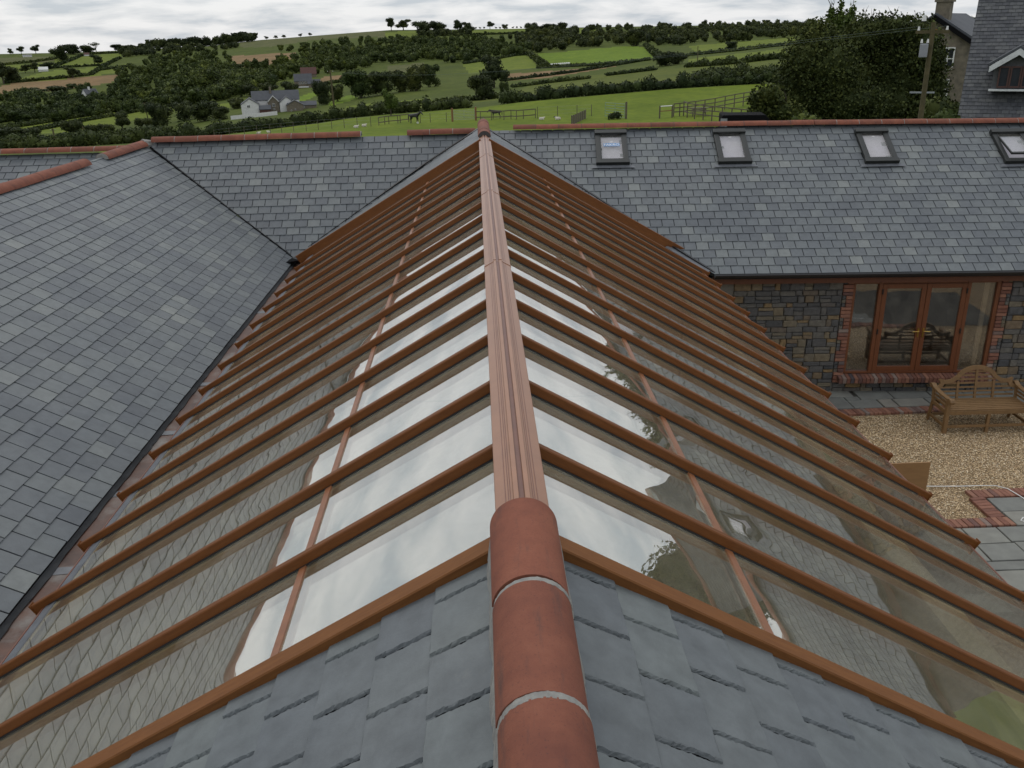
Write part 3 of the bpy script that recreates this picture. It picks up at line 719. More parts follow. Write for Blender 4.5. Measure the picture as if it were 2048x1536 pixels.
# ------------------------------------------------------------------ left building
left_b = thing('slate_roofed_building', 'building on the left whose pale grey slate roof slopes down to the glass roof', 'building', (0, 0, 0))
TL = .586; CL, SLn = math.cos(math.atan(TL)), math.sin(math.atan(TL))
UpL = Vector((-CL, 0, SLn)); AL = Vector((0, -1, 0)); AL = UpL.cross(Vector((SLn, 0, CL))); sgL = AL.y
OL = P(-4.57, 0, -2.7)
def svL(X, Y): return (Y * U * sgL, (-4.57 - X) * U / CL)
regL = [svL(-4.57, -3.2), svL(-4.57, 17.05), svL(-4.67, 17.11), svL(-8.70, 19.95), svL(-8.80, 12.8), svL(-9.0, -3.2)]
regL = [svL(-4.57, -3.2), svL(-4.57, 17.05), svL(-8.70, 19.98), svL(-8.98, -3.2)]
rfL = deck('roof', left_b, OL - Vector((SLn, 0, CL)) * .03, AL, UpL, regL)
slate_roof(rfL, OL - Vector((SLn, 0, CL)) * .025, AL, UpL, regL, .214, .262, M_slate, thk=.009, seed=77, nmax=300, gap=.014)
mb = MB(); mb.box(P(-4.62, 6.9, -2.80), (.05, 20.1 * U, .12)); mb.build('eaves_board', M_gutter, left_b)
# torn roofing felt hanging out of the eaves into the gutter
mb = MB(); rnd = random.Random(8); vs = []; n = 160
for i in range(n + 1):
    Y = -3 + 20 * i / n; w = .05 + .05 * abs(math.sin(i * .37)) * rnd.random(); vs += [P(-4.585, Y, -2.735), P(-4.57 + w * .45, Y, -2.775 - rnd.random() * .012)]
mb.add(vs, [(2 * i, 2 * i + 1, 2 * i + 3, 2 * i + 2) for i in range(n)]); mb.build('felt_edge', M_deck, left_b)
ridge_tiles(left_b, P(-8.74, 16.35, -.33), P(-8.98, -3.2, -.33), .135, .47, M_mortar_dk, squash=.95, jointw=.008)
ridge_tiles(left_b, P(-8.72, 19.95, -.33), P(-8.74, 17.3, -.33), .135, .48, M_mortar_dk, squash=.95, jointw=.008)
mb = half_round(.128, .012, thk=.127, n=14); o = mb.build('tile_end_fill', M_mortar, left_b); o.matrix_local = frame(P(-8.74, 17.29, -.33), AY, Vector((-1, 0, 0)), Vector((0, 0, .95)))
mb = MB(); mb.tube([P(-8.72, 19.9, -.29), P(-8.45, 20.15, -.3)], [.13, .07], 8); mb.build('mortar_lump', M_mortar, left_b)
mb = MB(); zr, ze = P(0, 0, -.36).z, P(0, 0, -2.74).z
mb.add([P(-8.75, -3.2, -.37), P(-13, -3.2, -2.8), P(-13, 20, -2.8), P(-8.75, 20, -.37)], [(0, 1, 2, 3)]); mb.build('roof_back', M_farroof, left_b)
mb = MB(); mb.box(Vector((-8.8 * U, 8 * U, (ze - .12) / 2)), (7.9 * U, 21.5 * U, ze - .12)); mb.build('wall', M_render, left_b)
strip('valley_lining', left_b, [P(-8.6, 19.97, -.34), P(-6.41, 18.36, -1.63), P(-4.67, 17.12, -2.64)], .04, M_gutter, .03)

# ------------------------------------------------------------------ far range, left wing
def wing_roof(b, E0, E1, R0, R1, region_fn, gauge, width, seed, nmax=300, holes=()):
    A_ = (E1 - E0).normalized(); up = R0 - E0; up = up - A_ * up.dot(A_); Lr = up.length; up.normalize()
    return A_, up, Lr
lw_b = thing('slate_range', 'far slate-roofed range left of the glass ridge, a ridge tile missing', 'building', (0, 0, 0))
E0 = P(-9.5, 17.05, -2.66); A_ = Vector((1, 0, 0)); R0 = P(-9.5, 20.05, -.22); up = (R0 - E0); LrL = up.length; up.normalize()
def svW(q):
    d = q - E0; return (d.dot(A_), d.dot(up))
regW = [svW(P(-8.68, 20.0, -.22)), svW(P(-4.62, 17.05, -2.66)), svW(P(-4.30, 17.05, -2.66)), svW(P(.15, 20.05, -.22)), svW(P(.15, 20.05, -.22))][:4]
rf = deck('roof', lw_b, E0, A_, up, regW)
slate_roof(rf, E0 + up.cross(A_) * -.012 * -1, A_, up, regW, LrL / 17, .262, M_slate, seed=91, thk=.009, gap=.015)
tilesL = P(-8.5, 20.0, -.245), P(-.2, 20.06, -.225)
ridge_tiles(lw_b, tilesL[0], tilesL[1], .12, .5, M_mortar, squash=1.0, skip=(9, 10))
mb = MB(); mb.add([P(-8.7, 20.05, -.24), P(.2, 20.05, -.24), P(.2, 23.2, -2.7), P(-8.7, 23.2, -2.7)], [(0, 1, 2, 3)]); mb.build('roof_back', M_farroof, lw_b)
mb = MB(); zw = P(0, 0, -2.75).z; mb.box(Vector((-4.3 * U, 20.1 * U, zw / 2)), (8.4 * U, 5.6 * U, zw)); mb.build('wall', M_render, lw_b)
mb = MB(); mb.box(P(-4.46, 17.0, -2.70), (.5, .09, .05)); mb.build('gutter', M_gutter, lw_b)
# lower wing beyond the left building's ridge
lo_b = thing('low_slate_range', 'lower slate-roofed range at the far left edge, just behind the left ridge', 'building', (0, 0, 0))
E0 = P(-17, 17.2, -2.3); R0 = P(-17, 20.0, -.47); up = (R0 - E0); LrX = up.length; up.normalize()
def svX(q):
    d = q - E0; return (d.dot(A_), d.dot(up))
regX = [(0, 0), (8.2 * U, 0), (8.2 * U, LrX), (0, LrX)]
rf = deck('roof', lo_b, E0, A_, up, regX); slate_roof(rf, E0, A_, up, regX, .206, .262, M_slate, seed=92, thk=.009, gap=.015)
ridge_tiles(lo_b, P(-17, 20.0, -.45), P(-8.8, 20.0, -.42), .12, .5, M_mortar, squash=.9)
mb = MB(); mb.add([P(-17, 20.0, -.49), P(-8.8, 20.0, -.49), P(-8.8, 22.8, -2.6), P(-17, 22.8, -2.6)], [(0, 1, 2, 3)]); mb.build('roof_back', M_farroof, lo_b)
mb = MB(); zw = P(0, 0, -2.6).z; mb.box(Vector((-13.2 * U, 20.0 * U, zw / 2)), (8.0 * U, 4.9 * U, zw)); mb.build('wall', M_render, lo_b)

# ------------------------------------------------------------------ far range, right wing with the french doors
rw_b = thing('stone_range', 'far right stone range with slate roof, skylights and brown glazed doors', 'building', (0, 0, 0))
E0 = P(5.0, 15.22, -2.89); AR = Vector((.99765, -.0685, 0)).normalized(); UpR = Vector((.05907, .86036, .50625)).normalized(); NR = AR.cross(UpR)
IN = Vector((.0685, .99765, 0)).normalized(); LR = 5.37 * U
def R_(s, v, n=0): return E0 + AR * (s * U) + UpR * (v * U) + NR * n
S1 = 14.0
regR = [(0, 0), (S1 * U, 0), (S1 * U, LR), (-5.2 * U, LR)]
SKY = [(-2.03, 3.92, 5.08), (.99, 3.88, 5.03), (4.57, 3.80, 4.95), (7.92, 3.71, 4.83)]
holes = [((c - .27) * U, (c + .27) * U, (v0 + .0) * U, (v1 - .05) * U) for c, v0, v1 in SKY]
rf = deck('roof', rw_b, E0 - NR * .03, AR, UpR, regR)
slate_roof(rf, E0 - NR * .022, AR, UpR, regR, LR / 20.5, .238, M_slate, seed=55, thk=.009, holes=holes, gap=.014)
ridge_tiles(rw_b, R_(-4.55, 5.39, .0), R_(3.2, 5.36, .0), .125, .49, M_mortar_dk, squash=.82)
ridge_tiles(rw_b, R_(3.2, 5.36, .0), R_(14, 5.20, .0), .125, .49, M_mortar, squash=.82)
mb = MB(); q0, q1 = R_(-5, 5.36, -.03), R_(S1, 5.36, -.03); mb.add([q0, q1, q1 + IN * 3.9 + Vector((0, 0, -2.3)), q0 + IN * 3.9 + Vector((0, 0, -2.3))], [(0, 1, 2, 3)]); mb.build('roof_back', M_farroof, rw_b)
# gutter and fascia
mb = MB(); hp = [(math.cos(a) * .066, math.sin(a) * .085) for a in np.linspace(PI, 2 * PI, 11)] + [(.056, 0.0), (.0, -.066), (-.056, 0)]
mb.prism(hp, lambda p: R_(.0, 0) - IN * (.045 - p[0]) + Vector((0, 0, p[1] - .012)), lambda p: R_(S1, 0) - IN * (.045 - p[0]) + Vector((0, 0, p[1] - .012))); mb.build('gutter', M_gutter, rw_b)
SET = .35 * U
def W_(s, z, d=0): return E0 + AR * (s * U) + IN * (SET + d) + Vector((0, 0, (z + 2.89) * U))
MW = frame(E0 + IN * SET + Vector((0, 0, -E0.z)), AR, IN, Vector((0, 0, 1)))      # local: along, inward, up from courtyard
def zl(z): return z * U + ZG
mb = MB(); mb.box((0, 0, 0), (1, 1, 1)); 
def wbox(mb, s0, s1, d0, d1, z0, z1): mb.box(MW @ Vector(((s0 + s1) / 2, (d0 + d1) / 2, (z0 + z1) / 2)), (s1 - s0, d1 - d0, z1 - z0), MW.to_3x3())
mb = MB(); wbox(mb, .0, S1 * U, -SET * .62, -SET * .62 + .02, zl(-3.17), zl(-2.98)); mb.build('fascia', M_fasc, rw_b)
mb = MB(); wbox(mb, .0, S1 * U, -SET * .55, .05, zl(-3.15), zl(-3.12)); mb.build('soffit', M_fasc, rw_b)
DL, DR, DT, DB = 3.22 * U, 6.50 * U, zl(-3.20), zl(-5.42)
mb = MB(); wbox(mb, -.6, DL - .02, .03, .35, 0, zl(-3.08)); wbox(mb, DR + .02, S1 * U, .03, .35, 0, zl(-3.08)); wbox(mb, DL - .02, DR + .02, .03, .35, 0, DB - .10); wbox(mb, DL - .02, DR + .02, .03, .35, DT + .01, zl(-3.08))
wall = mb.build('wall', M_mort_wall, rw_b)
# coursed rubble: every stone its own piece
def add_block(name, mat, parent, s0, s1, z0, z1, proud, depth, rnd, rough=.006):
    mb = MB(); hx, hz = (s1 - s0) / 2, (z1 - z0) / 2
    def ring(ins, d):
        out = []
        for a, b in ((-1, -1), (0, -1.02), (1, -1), (1.02, 0), (1, 1), (0, 1.02), (-1, 1), (-1.02, 0)):
            out.append((a * (hx - ins) + rnd.uniform(-rough, rough), d + rnd.uniform(-.003, .003), b * (hz - ins) + rnd.uniform(-rough, rough)))
        return out
    v = ring(0, depth) + ring(.001, -proud * .55) + ring(min(hx, hz) * .22, -proud)
    f = [(16, 17, 18, 19, 20, 21, 22, 23)]
    for L in (0, 8):
        for i in range(8): f.append((L + i, L + (i + 1) % 8, L + 8 + (i + 1) % 8, L + 8 + i))
    mb.add(v, f); me = mb.mesh(name, mat, False)
    return link(name, me, parent, MW @ Matrix.Translation(((s0 + s1) / 2, 0, (z0 + z1) / 2)))
QW = .20
def rubble(s0, s1, z0, z1, seed, edge=None):
    rnd = random.Random(seed); z = z0
    while z < z1 - .03:
        h = rnd.choice((.09, .11, .14, .17)); h = min(h, z1 - z)
        if z1 - z - h < .05: h = z1 - z
        e0, e1 = s0, s1
        s = e0
        while s < e1 - .03:
            w = rnd.uniform(.10, .34); w = min(w, e1 - s)
            if e1 - s - w < .07: w = e1 - s
            if w > .16 and h > .13 and rnd.random() < .35:
                hh = h * rnd.uniform(.4, .6); add_block('stone', M_stone, wall, s + .006, s + w - .006, z + .005, z + hh - .005, rnd.uniform(.012, .032), .05, rnd)
                add_block('stone', M_stone, wall, s + .006, s + w - .006, z + hh + .005, z + h - .005, rnd.uniform(.012, .032), .05, rnd)
            else: add_block('stone', M_stone, wall, s + .006, s + w - .006, z + .005, z + h - .005, rnd.uniform(.012, .035), .05, rnd)
            s += w
        z += h
rubble(.45, DL - QW - .01, .02, zl(-3.10), 3)
rubble(DR + QW + .01, 8.6 * U, .02, zl(-3.10), 4)
rubble(DL - QW + .02, DR + QW - .02, .02, DB - .205, 6)
rnd = random.Random(9)
for side in (-1, 1):              # brick jambs, alternately long and short
    z = DB - .19; k = 0
    while z < zl(-3.12):
        w = QW if (k // 3) % 2 == 0 else QW * .62
        a, b = (DL - w, DL) if side < 0 else (DR, DR + w)
        add_block('brick', M_brick, wall, a + .004, b - .004, z + .004, z + .071, rnd.uniform(.022, .034), .06, rnd, .003)
        if w < QW:
            a2, b2 = (DL - QW, DL - w) if side < 0 else (DR + w, DR + QW)
            add_block('stone', M_stone, wall, a2 + .004, b2 - .004, z + .004, z + .071, .02, .05, rnd, .003)
        z += .075; k += 1
s = DL - .12; k = 0               # soldier course sill under the doors
while s < DR + .10:
    mb = MB(); w = .066; h = .205
    mb.box((0, 0, 0), (w, .235, .105)); me = mb.mesh('brick', M_brick)
    link('brick', me, wall, MW @ Matrix.Translation((s + w / 2, -.075, DB - .075 + rnd.uniform(-.003, .003))) @ Matrix.Rotation(rnd.uniform(-.01, .01), 4, 'X') @ Matrix.Rotation(.14, 4, 'X'))
    s += .0765; k += 1
# doors: two sidelights and two leaves
def door_set():
    FR = -.005
    mb = MB(); t = .062
    for a, b, c, d in ((DL, DL + .045, DB, DT), (DR - .07, DR, DB, DT), (DL, DR, DT - .05, DT), (DL, DR, DB, DB + .045)):
        wbox(mb, a, b, FR, .09, c, d)
    fr = mb.build('door_frame', M_door, rw_b, bevel=.004)
    posts = [3.83 * U, 5.80 * U]; mid = 4.86 * U
    mb = MB()
    for q in posts:
        mb = MB(); wbox(mb, q - .035, q + .035, FR - .006, .085, DB + .02, DT - .02); mb.build('post', M_door, fr, bevel=.004)
    for a, b in ((DL + .045, posts[0] - .035), (posts[1] + .035, DR - .07)):
        mb = MB(); wbox(mb, a, b, .04, .058, DB + .045, DT - .05); mb.build('sidelight_pane', M_doorglass, fr)
    for k, (a, b) in enumerate(((posts[0] + .035, mid), (mid, posts[1] - .035))):
        lf = bpy.data.objects.new('french_door', None); COL.objects.link(lf); lf.parent = rw_b
        mb = MB(); st = .088; z0, z1 = DB + .05, DT - .055; a += .004; b -= .004
        for q in ((a, a + st, z0, z1), (b - st, b, z0, z1), (a + st, b - st, z0, z0 + .10), (a + st, b - st, z1 - .09, z1)): wbox(mb, q[0], q[1], -.012, .05, q[2], q[3])
        mb.build('leaf_frame', M_door, lf, bevel=.005)
        mb = MB(); wbox(mb, a + st - .005, b - st + .005, .01, .03, z0 + .095, z1 - .085); mb.build('pane', M_doorglass, lf)
        hx = (b - st / 2) if k == 0 else (a + st / 2); hz = zl(-4.38); sg = -1 if k == 0 else 1
        mb = MB(); wbox(mb, hx - .016, hx + .016, -.022, -.012, hz - .13, hz + .06)
        mb.tube([MW @ Vector((hx, -.02, hz)), MW @ Vector((hx, -.055, hz)), MW @ Vector((hx + sg * .04, -.062, hz)), MW @ Vector((hx + sg * .12, -.06, hz - .006))], .0095, 8)
        mb.build('door_handle', M_brass, lf, smooth=False)
        mb = MB(); wbox(mb, (a if k == 0 else b) - .012, (a if k == 0 else b) + .012, -.03, -.012, zl(-4.45), zl(-4.33)); wbox(mb, (a if k == 0 else b) - .012, (a if k == 0 else b) + .012, -.03, -.012, zl(-3.5), zl(-3.38)); mb.build('hinge', M_gutter, lf)
door_set()
mb = MB(); wbox(mb, DL - .3, DR + .3, 2.6, 2.7, .2, zl(-3.1)); wbox(mb, DL - .3, DR + .3, .4, 2.6, .25, .3); wbox(mb, DL - .4, DL - .3, .4, 2.6, .2, zl(-3.1)); wbox(mb, DR + .3, DR + .4, .4, 2.6, .2, zl(-3.1)); wbox(mb, DL - .4, DR + .4, .4, 2.7, zl(-3.1), zl(-3.05))
mb.build('room_behind_doors', pm('dark_room', (.10, .085, .065)), rw_b)
mb = MB(); wbox(mb, DR - .20, DR - .12, .18, .22, DB + .1, DT - .05); mb.build('curtain', M_plaster, rw_b)
mb = MB(); wbox(mb, 4.7 * U, 5.2 * U, -.075, -.03, .20, .29); mb.build('air_vent', M_gutter, rw_b)
# skylights
def skylight(k, c, v0, v1):
    o = bpy.data.objects.new('skylight', None); COL.objects.link(o); o.parent = rw_b
    F = frame(R_(c, v0, 0), AR, UpR, NR); w = .345 * U; L = (v1 - v0) * U; o.matrix_local = F
    mb = MB()
    for s in (-1, 1): bevel_box2(mb, s * w - .045, s * w + .045, -.02, L, 0, .075)
    bevel_box2(mb, -w - .06, w + .06, -.06, .045, 0, .08); mb.build('frame', M_velux, o, bevel=.006)
    mb = MB(); bevel_box2(mb, -w - .055, w + .055, L - .075, L + .05, 0, .115); mb.build('hood', M_velux, o, bevel=.01)
    mb = MB(); mb.add([(-w - .12, -.06, .004), (w + .12, -.06, .004), (w + .18, -.17, .022), (-w - .18, -.17, .022)], [(0, 1, 2, 3)]); mb.build('flashing_apron', M_lead, o)
    mb = MB(); bevel_box2(mb, -w + .02, w - .02, 0, L - .03, -.02, -.01); mb.build('inner_blind', M_blind, o)
    sash = bpy.data.objects.new('sash', None); COL.objects.link(sash); sash.parent = o
    tilt = .16 if k == 3 else 0
    sash.matrix_local = Matrix.Translation((0, L - .08, .05)) @ Matrix.Rotation(-tilt, 4, 'X') @ Matrix.Translation((0, -(L - .08), -.05))
    mb = MB()
    for s in (-1, 1): bevel_box2(mb, s * (w - .055) - .014, s * (w - .055) + .014, .03, L - .08, .03, .07)
    bevel_box2(mb, -w + .04, w - .04, .03, .085, .03, .07); mb.build('sash_frame', M_velux, sash, bevel=.004)
    mb = MB(); bevel_box2(mb, -w + .06, w - .06, .08, L - .08, .045, .057); mb.build('pane', M_skyglass, sash)
    if k == 0:
        mb = MB(); bevel_box2(mb, -.175, .175, L * .52, L * .52 + .105, .0572, .0588); mb.build('sticker', M_sticker, sash)
        cu = bpy.data.curves.new('lettering', 'FONT'); cu.body = 'FAKRO'; cu.size = .098; cu.align_x = 'CENTER'; cu.extrude = .0006; cu.offset = .0012
        tx = bpy.data.objects.new('lettering', cu); COL.objects.link(tx)
        dg = bpy.context.evaluated_depsgraph_get(); me = bpy.data.meshes.new_from_object(tx.evaluated_get(dg)); bpy.data.objects.remove(tx)
        me.materials.clear(); me.materials.append(M_white); link('lettering', me, sash, Matrix.Translation((0, L * .52 + .018, .0602)) @ Matrix.Diagonal((1.08, 1, 1, 1)))
    if k < 3:
        mb = MB(); bevel_box2(mb, -.03, .03, L * .80 if k else L * .66, (L * .80 if k else L * .66) + .022, .0572, .0588); mb.build('sticker', M_white, sash)
def bevel_box2(mb, x0, x1, y0, y1, z0, z1): mb.box(((x0 + x1) / 2, (y0 + y1) / 2, (z0 + z1) / 2), (x1 - x0, y1 - y0, z1 - z0))
M_skyglass = glass_mat('skylight_glass', .06, .002, (.97, .97, .97))
for k, (c, v0, v1) in enumerate(SKY): skylight(k, c, v0, v1)
# ------------------------------------------------------------------ courtyard
def C(x, y, z=0): return Vector((x * U, y * U, z))
mb = MB(); mb.add([C(4.3, -5, -.004), C(26, -5, -.004), C(26, 14.4, -.004), C(15, 15.3, -.004), C(4.3, 15.5, -.004)], [(0, 1, 2, 3, 4)]); gravel = struct(mb.build('gravel_yard', M_gravel))
def in_gravel(x, y):
    if y > 13.93 or y < 9.45 or x < 4.7: return False
    if x > 8.5 and y < 10.42: return False
    return True
pts = []
while len(pts) < 30000:
    x = RNG.uniform(6.4, 13.4); y = RNG.uniform(9.4, 13.98)
    if in_gravel(x, y): pts.append((x * U, y * U))
pts = np.array(pts); n = len(pts)
octv = np.array([(1, 0, 0), (-.9, .1, 0), (0, 1, .1), (.1, -1, 0), (0, 0, 1), (0, 0, -1)], float)
octf = np.array([(0, 2, 4), (2, 1, 4), (1, 3, 4), (3, 0, 4)])
an = RNG.uniform(0, 2 * PI, n); sc = RNG.uniform(.007, .0145, n)
V = octv[None] * np.stack([sc * RNG.uniform(.8, 1.5, n), sc * RNG.uniform(.7, 1.1, n), sc * RNG.uniform(.5, .8, n)], 1)[:, None, :]
ca, sa = np.cos(an)[:, None], np.sin(an)[:, None]
V = np.stack([V[:, :, 0] * ca - V[:, :, 1] * sa + pts[:, 0:1], V[:, :, 0] * sa + V[:, :, 1] * ca + pts[:, 1:2], V[:, :, 2] + RNG.uniform(0, .007, n)[:, None]], 2)
F = (octf[None] + (np.arange(n) * 6)[:, None, None]).reshape(-1, 3)
stuff(np_mesh('gravel', V.reshape(-1, 3), F, M_pebble))
# flagged paths: bed, then every flag a piece
pav = MB(); pav.add([C(6.6, 14.25, .004), C(14, 14.45, .004), C(14, 15.4, .004), C(6.6, 15.6, .004)], [(0, 1, 2, 3)])
pav.add([C(8.80, 6.5, .004), C(14, 6.5, .004), C(14, 10.14, .004), C(8.80, 10.14, .004)], [(0, 1, 2, 3)]); pav.add([C(6.3, 6.5, .0045), C(8.80, 6.5, .0045), C(8.80, 9.16, .0045), C(6.3, 9.16, .0045)], [(0, 1, 2, 3)])
paving = struct(pav.build('paving', M_joint))
def flag(x0, x1, y0, y1, rnd, sk=0):
    mb = MB(); j = lambda: rnd.uniform(-.008, .008); g = .012
    q = [(x0 * U + g + j(), y0 * U + g + j()), (x1 * U - g + j(), y0 * U + g + sk * (x1 - x0) + j()), (x1 * U - g + j(), y1 * U - g + sk * (x1 - x0) + j()), (x0 * U + g + j(), y1 * U - g + j())]
    q = jag(q, .003, .12, rnd); t = .034 + rnd.uniform(-.003, .003); q2 = shrink(q, .006); k = len(q)
    mb.add([(a, b, .005) for a, b in q] + [(a, b, t - .007) for a, b in q] + [(a, b, t) for a, b in q2], [tuple(range(2 * k, 3 * k))] + [f for i in range(k) for f in ((i, (i + 1) % k, k + (i + 1) % k, k + i), (k + i, k + (i + 1) % k, 2 * k + (i + 1) % k, 2 * k + i))])
    mb.build('flagstone', M_flag, paving)
rnd = random.Random(21)
yl = [(14.33, 14.78), (14.78, 15.42)]
x = 6.75
for (a, b, c, d) in [(6.75, 7.6, 14.33, 15.42), (7.6, 8.16, 14.33, 15.0), (7.6, 8.42, 15.0, 15.42), (8.16, 8.5, 14.8, 15.0), (8.5, 9.3, 14.8, 15.44), (8.16, 8.85, 14.33, 14.8), (8.85, 9.2, 14.33, 14.8), (9.2, 9.95, 14.33, 14.78), (9.3, 10.2, 14.8, 15.44), (9.95, 10.7, 14.33, 14.78), (10.2, 11.0, 14.8, 15.44), (10.7, 11.6, 14.33, 14.8), (11.0, 12.0, 14.8, 15.4), (11.6, 12.4, 14.33, 14.8), (12.0, 12.9, 14.8, 15.36), (12.4, 13.4, 14.36, 14.8)]:
    flag(a, b, c, d, rnd)
for (a, b, c, d) in [(8.86, 9.9, 9.62, 10.11), (8.86, 9.62, 9.14, 9.62), (9.62, 10.5, 9.14, 9.62), (9.9, 10.8, 9.62, 10.11), (8.48, 9.3, 8.66, 9.14), (7.88, 8.48, 8.63, 9.14), (7.2, 7.88, 8.63, 9.14), (7.86, 8.52, 8.12, 8.63), (8.52, 9.5, 8.12, 8.66), (7.2, 7.86, 8.12, 8.63), (7.3, 8.37, 7.86, 8.12), (8.37, 9.2, 7.5, 8.12), (7.3, 8.37, 7.3, 7.86), (9.3, 10.2, 8.66, 9.14), (7.6, 8.37, 6.8, 7.3), (6.9, 7.6, 6.8, 7.3), (8.37, 9.2, 6.9, 7.5)]:
    flag(a, b, c, d, rnd)
def edge_bricks(p, q, wid, across, rnd):
    """row of bricks on edge from p to q (bays); each brick points across"""
    p = C(*p); q = C(*q); d = (q - p); L = d.length; d.normalize(); k = max(1, int(L / .082)); ac = Vector((across[0], across[1], 0)).normalized()
    for i in range(k):
        mb = MB(); w = L / k - .008; sk = rnd.uniform(-.06, .06)
        M = frame(p + d * ((i + .5) * L / k) + Vector((0, 0, .022 + rnd.uniform(-.004, .004))), (d + ac * sk).normalized(), ac, Vector((0, 0, 1)))
        bevel_mb(mb, w, wid - .01, .05, .006); link('brick', mb.mesh('brick', M_brick), paving, M)
def bevel_mb(mb, x, y, z, b):
    vs = []
    for zz, i in ((-z / 2, 0), (z / 2 - b, 0), (z / 2, b)):
        vs += [(-x / 2 + i, -y / 2 + i, zz), (x / 2 - i, -y / 2 + i, zz), (x / 2 - i, y / 2 - i, zz), (-x / 2 + i, y / 2 - i, zz)]
    mb.add(vs, [(8, 9, 10, 11)] + [(L + i, L + (i + 1) % 4, L + 4 + (i + 1) % 4, L + 4 + i) for L in (0, 4) for i in range(4)])
edge_bricks((6.7, 14.11), (13.6, 14.17), .24, (-.25, 1), rnd)
edge_bricks((8.62, 10.27), (11.5, 10.30), .24, (-.12, 1), rnd)
edge_bricks((8.68, 10.13), (8.68, 9.42), .24, (1, .15), rnd)
edge_bricks((7.6, 9.29), (8.85, 9.29), .23, (-.12, 1), rnd)
# teak bench with an arched back
bench = thing('garden_bench', 'weathered teak garden bench with arched scrolled back on the gravel', 'bench', C(10.40, 12.93), -.02)
bw = .76
def bpart(name, boxes, bev=.004):
    mb = MB()
    for c, sz in boxes: mb.box(c, sz)
    return mb.build(name, M_teak, bench, bevel=bev)
for s in (-1, 1):
    bpart('leg', [((s * bw, 0, .31), (.07, .07, .62))])
    mb = MB(); mb.tube([(s * bw, .63, 0), (s * bw, .585, .2), (s * bw, .54, .42), (s * bw, .57, .66)], .036, 4); mb.build('leg', M_teak, bench)
    mb = MB(); prof_ = [(-.11, .60), (-.13, .64), (-.11, .685), (-.06, .695), (.0, .672), (.30, .668), (.52, .69), (.60, .735), (.66, .725), (.67, .68), (.63, .65), (.55, .645), (.30, .635), (.0, .64), (-.05, .60)]
    mb.prism(prof_, lambda p: Vector((s * bw - .042, p[0], p[1])), lambda p: Vector((s * bw + .042, p[0], p[1]))); mb.build('arm', M_teak, bench, bevel=.006)
    for z in (.50, .565): bpart('arm_rail', [((s * bw, .27, z), (.022, .5, .035))])
    bpart('side_rail', [((s * bw, .28, .395), (.035, .5, .07))]); bpart('side_stretcher', [((s * bw, .30, .13), (.035, .56, .05))])
bpart('leg', [((0, .0, .19), (.055, .05, .38))])
bpart('seat_rail', [((0, -.005, .395), (2 * bw - .07, .035, .075))]); bpart('seat_rail', [((0, .53, .395), (2 * bw - .07, .035, .075))])
bpart('stretcher', [((0, 0, .13), (2 * bw - .07, .035, .05))]); bpart('stretcher', [((0, .58, .13), (2 * bw - .07, .035, .05))])
for i in range(7): bpart('seat_slat', [((0, .02 + i * .078, .445), (2 * bw - .075, .058, .022))])
back = bpy.data.objects.new('backrest', None); COL.objects.link(back); back.parent = bench
back.matrix_local = Matrix.Translation((0, .545, .43)) @ Matrix.Rotation(-.13, 4, 'X') @ Matrix.Translation((0, 0, -.43))
def arc(rx, rz, z0, a0, a1, n): return [(rx * math.cos(a), z0 + rz * math.sin(a)) for a in np.linspace(a0, a1, n)]
lo_, hi_ = math.radians(162), math.radians(18)
upc = [(-.745, .645), (-.70, .69), (-.655, .72), (-.665, .765), (-.685, .80), (-.66, .825), (-.60, .80), (-.52, .795), (-.45, .815), (-.405, .85)] + arc(.385, .27, .79, lo_, hi_, 17) + [(.405, .85), (.45, .815), (.52, .795), (.60, .80), (.66, .825), (.685, .80), (.665, .765), (.655, .72), (.70, .69), (.745, .645)]
loc_ = [(.70, .62), (.64, .64), (.60, .69), (.59, .735), (.50, .735), (.42, .752), (.35, .80)] + arc(.315, .205, .775, hi_, lo_, 17) + [(-.35, .80), (-.42, .752), (-.50, .735), (-.59, .735), (-.60, .69), (-.64, .64), (-.70, .62)]
mb = MB(); n = len(upc); m = len(loc_)
# band between the two outlines, stitched as quads by arc fraction
def resamp(pl, k):
    d = [0]
    for i in range(1, len(pl)): d.append(d[-1] + math.hypot(pl[i][0] - pl[i - 1][0], pl[i][1] - pl[i - 1][1]))
    t = np.linspace(0, d[-1], k); return list(zip(np.interp(t, d, [p[0] for p in pl]), np.interp(t, d, [p[1] for p in pl])))
k = 60; ua = resamp(upc, k); la = resamp(loc_[::-1], k)
vs = [(x, -.018, z) for x, z in ua] + [(x, -.018, z) for x, z in la] + [(x, .018, z) for x, z in ua] + [(x, .018, z) for x, z in la]; fs = []
for i in range(k - 1): fs += [(i, i + 1, k + i + 1, k + i), (2 * k + i, 3 * k + i, 3 * k + i + 1, 2 * k + i + 1), (i, 2 * k + i, 2 * k + i + 1, i + 1), (k + i, k + i + 1, 3 * k + i + 1, 3 * k + i)]
mb.add(vs, fs); mb.build('top_rail', M_teak, back)
def zin(x): return .775 + .205 * math.sqrt(max(0, 1 - (x / .315) ** 2)) if abs(x) < .30 else .735
for x in (-.33, 0, .33):
    mb = MB(); mb.box((x, 0, (.43 + zin(x) + .03) / 2), (.042, .028, zin(x) + .03 - .43)); mb.build('back_post', M_teak, back)
for z, hw in ((.50, .71), (.575, .71), (.65, .66), (.73, .60), (.80, .34), (.875, .27), (.94, .19)):
    mb = MB(); mb.box((0, .004, z), (2 * hw, .016, .03)); mb.build('back_slat', M_teak, back)
mb = MB(); mb.box((.165, .006, .69), (.29, .012, .10)); mb.build('name_panel', M_teak, back)
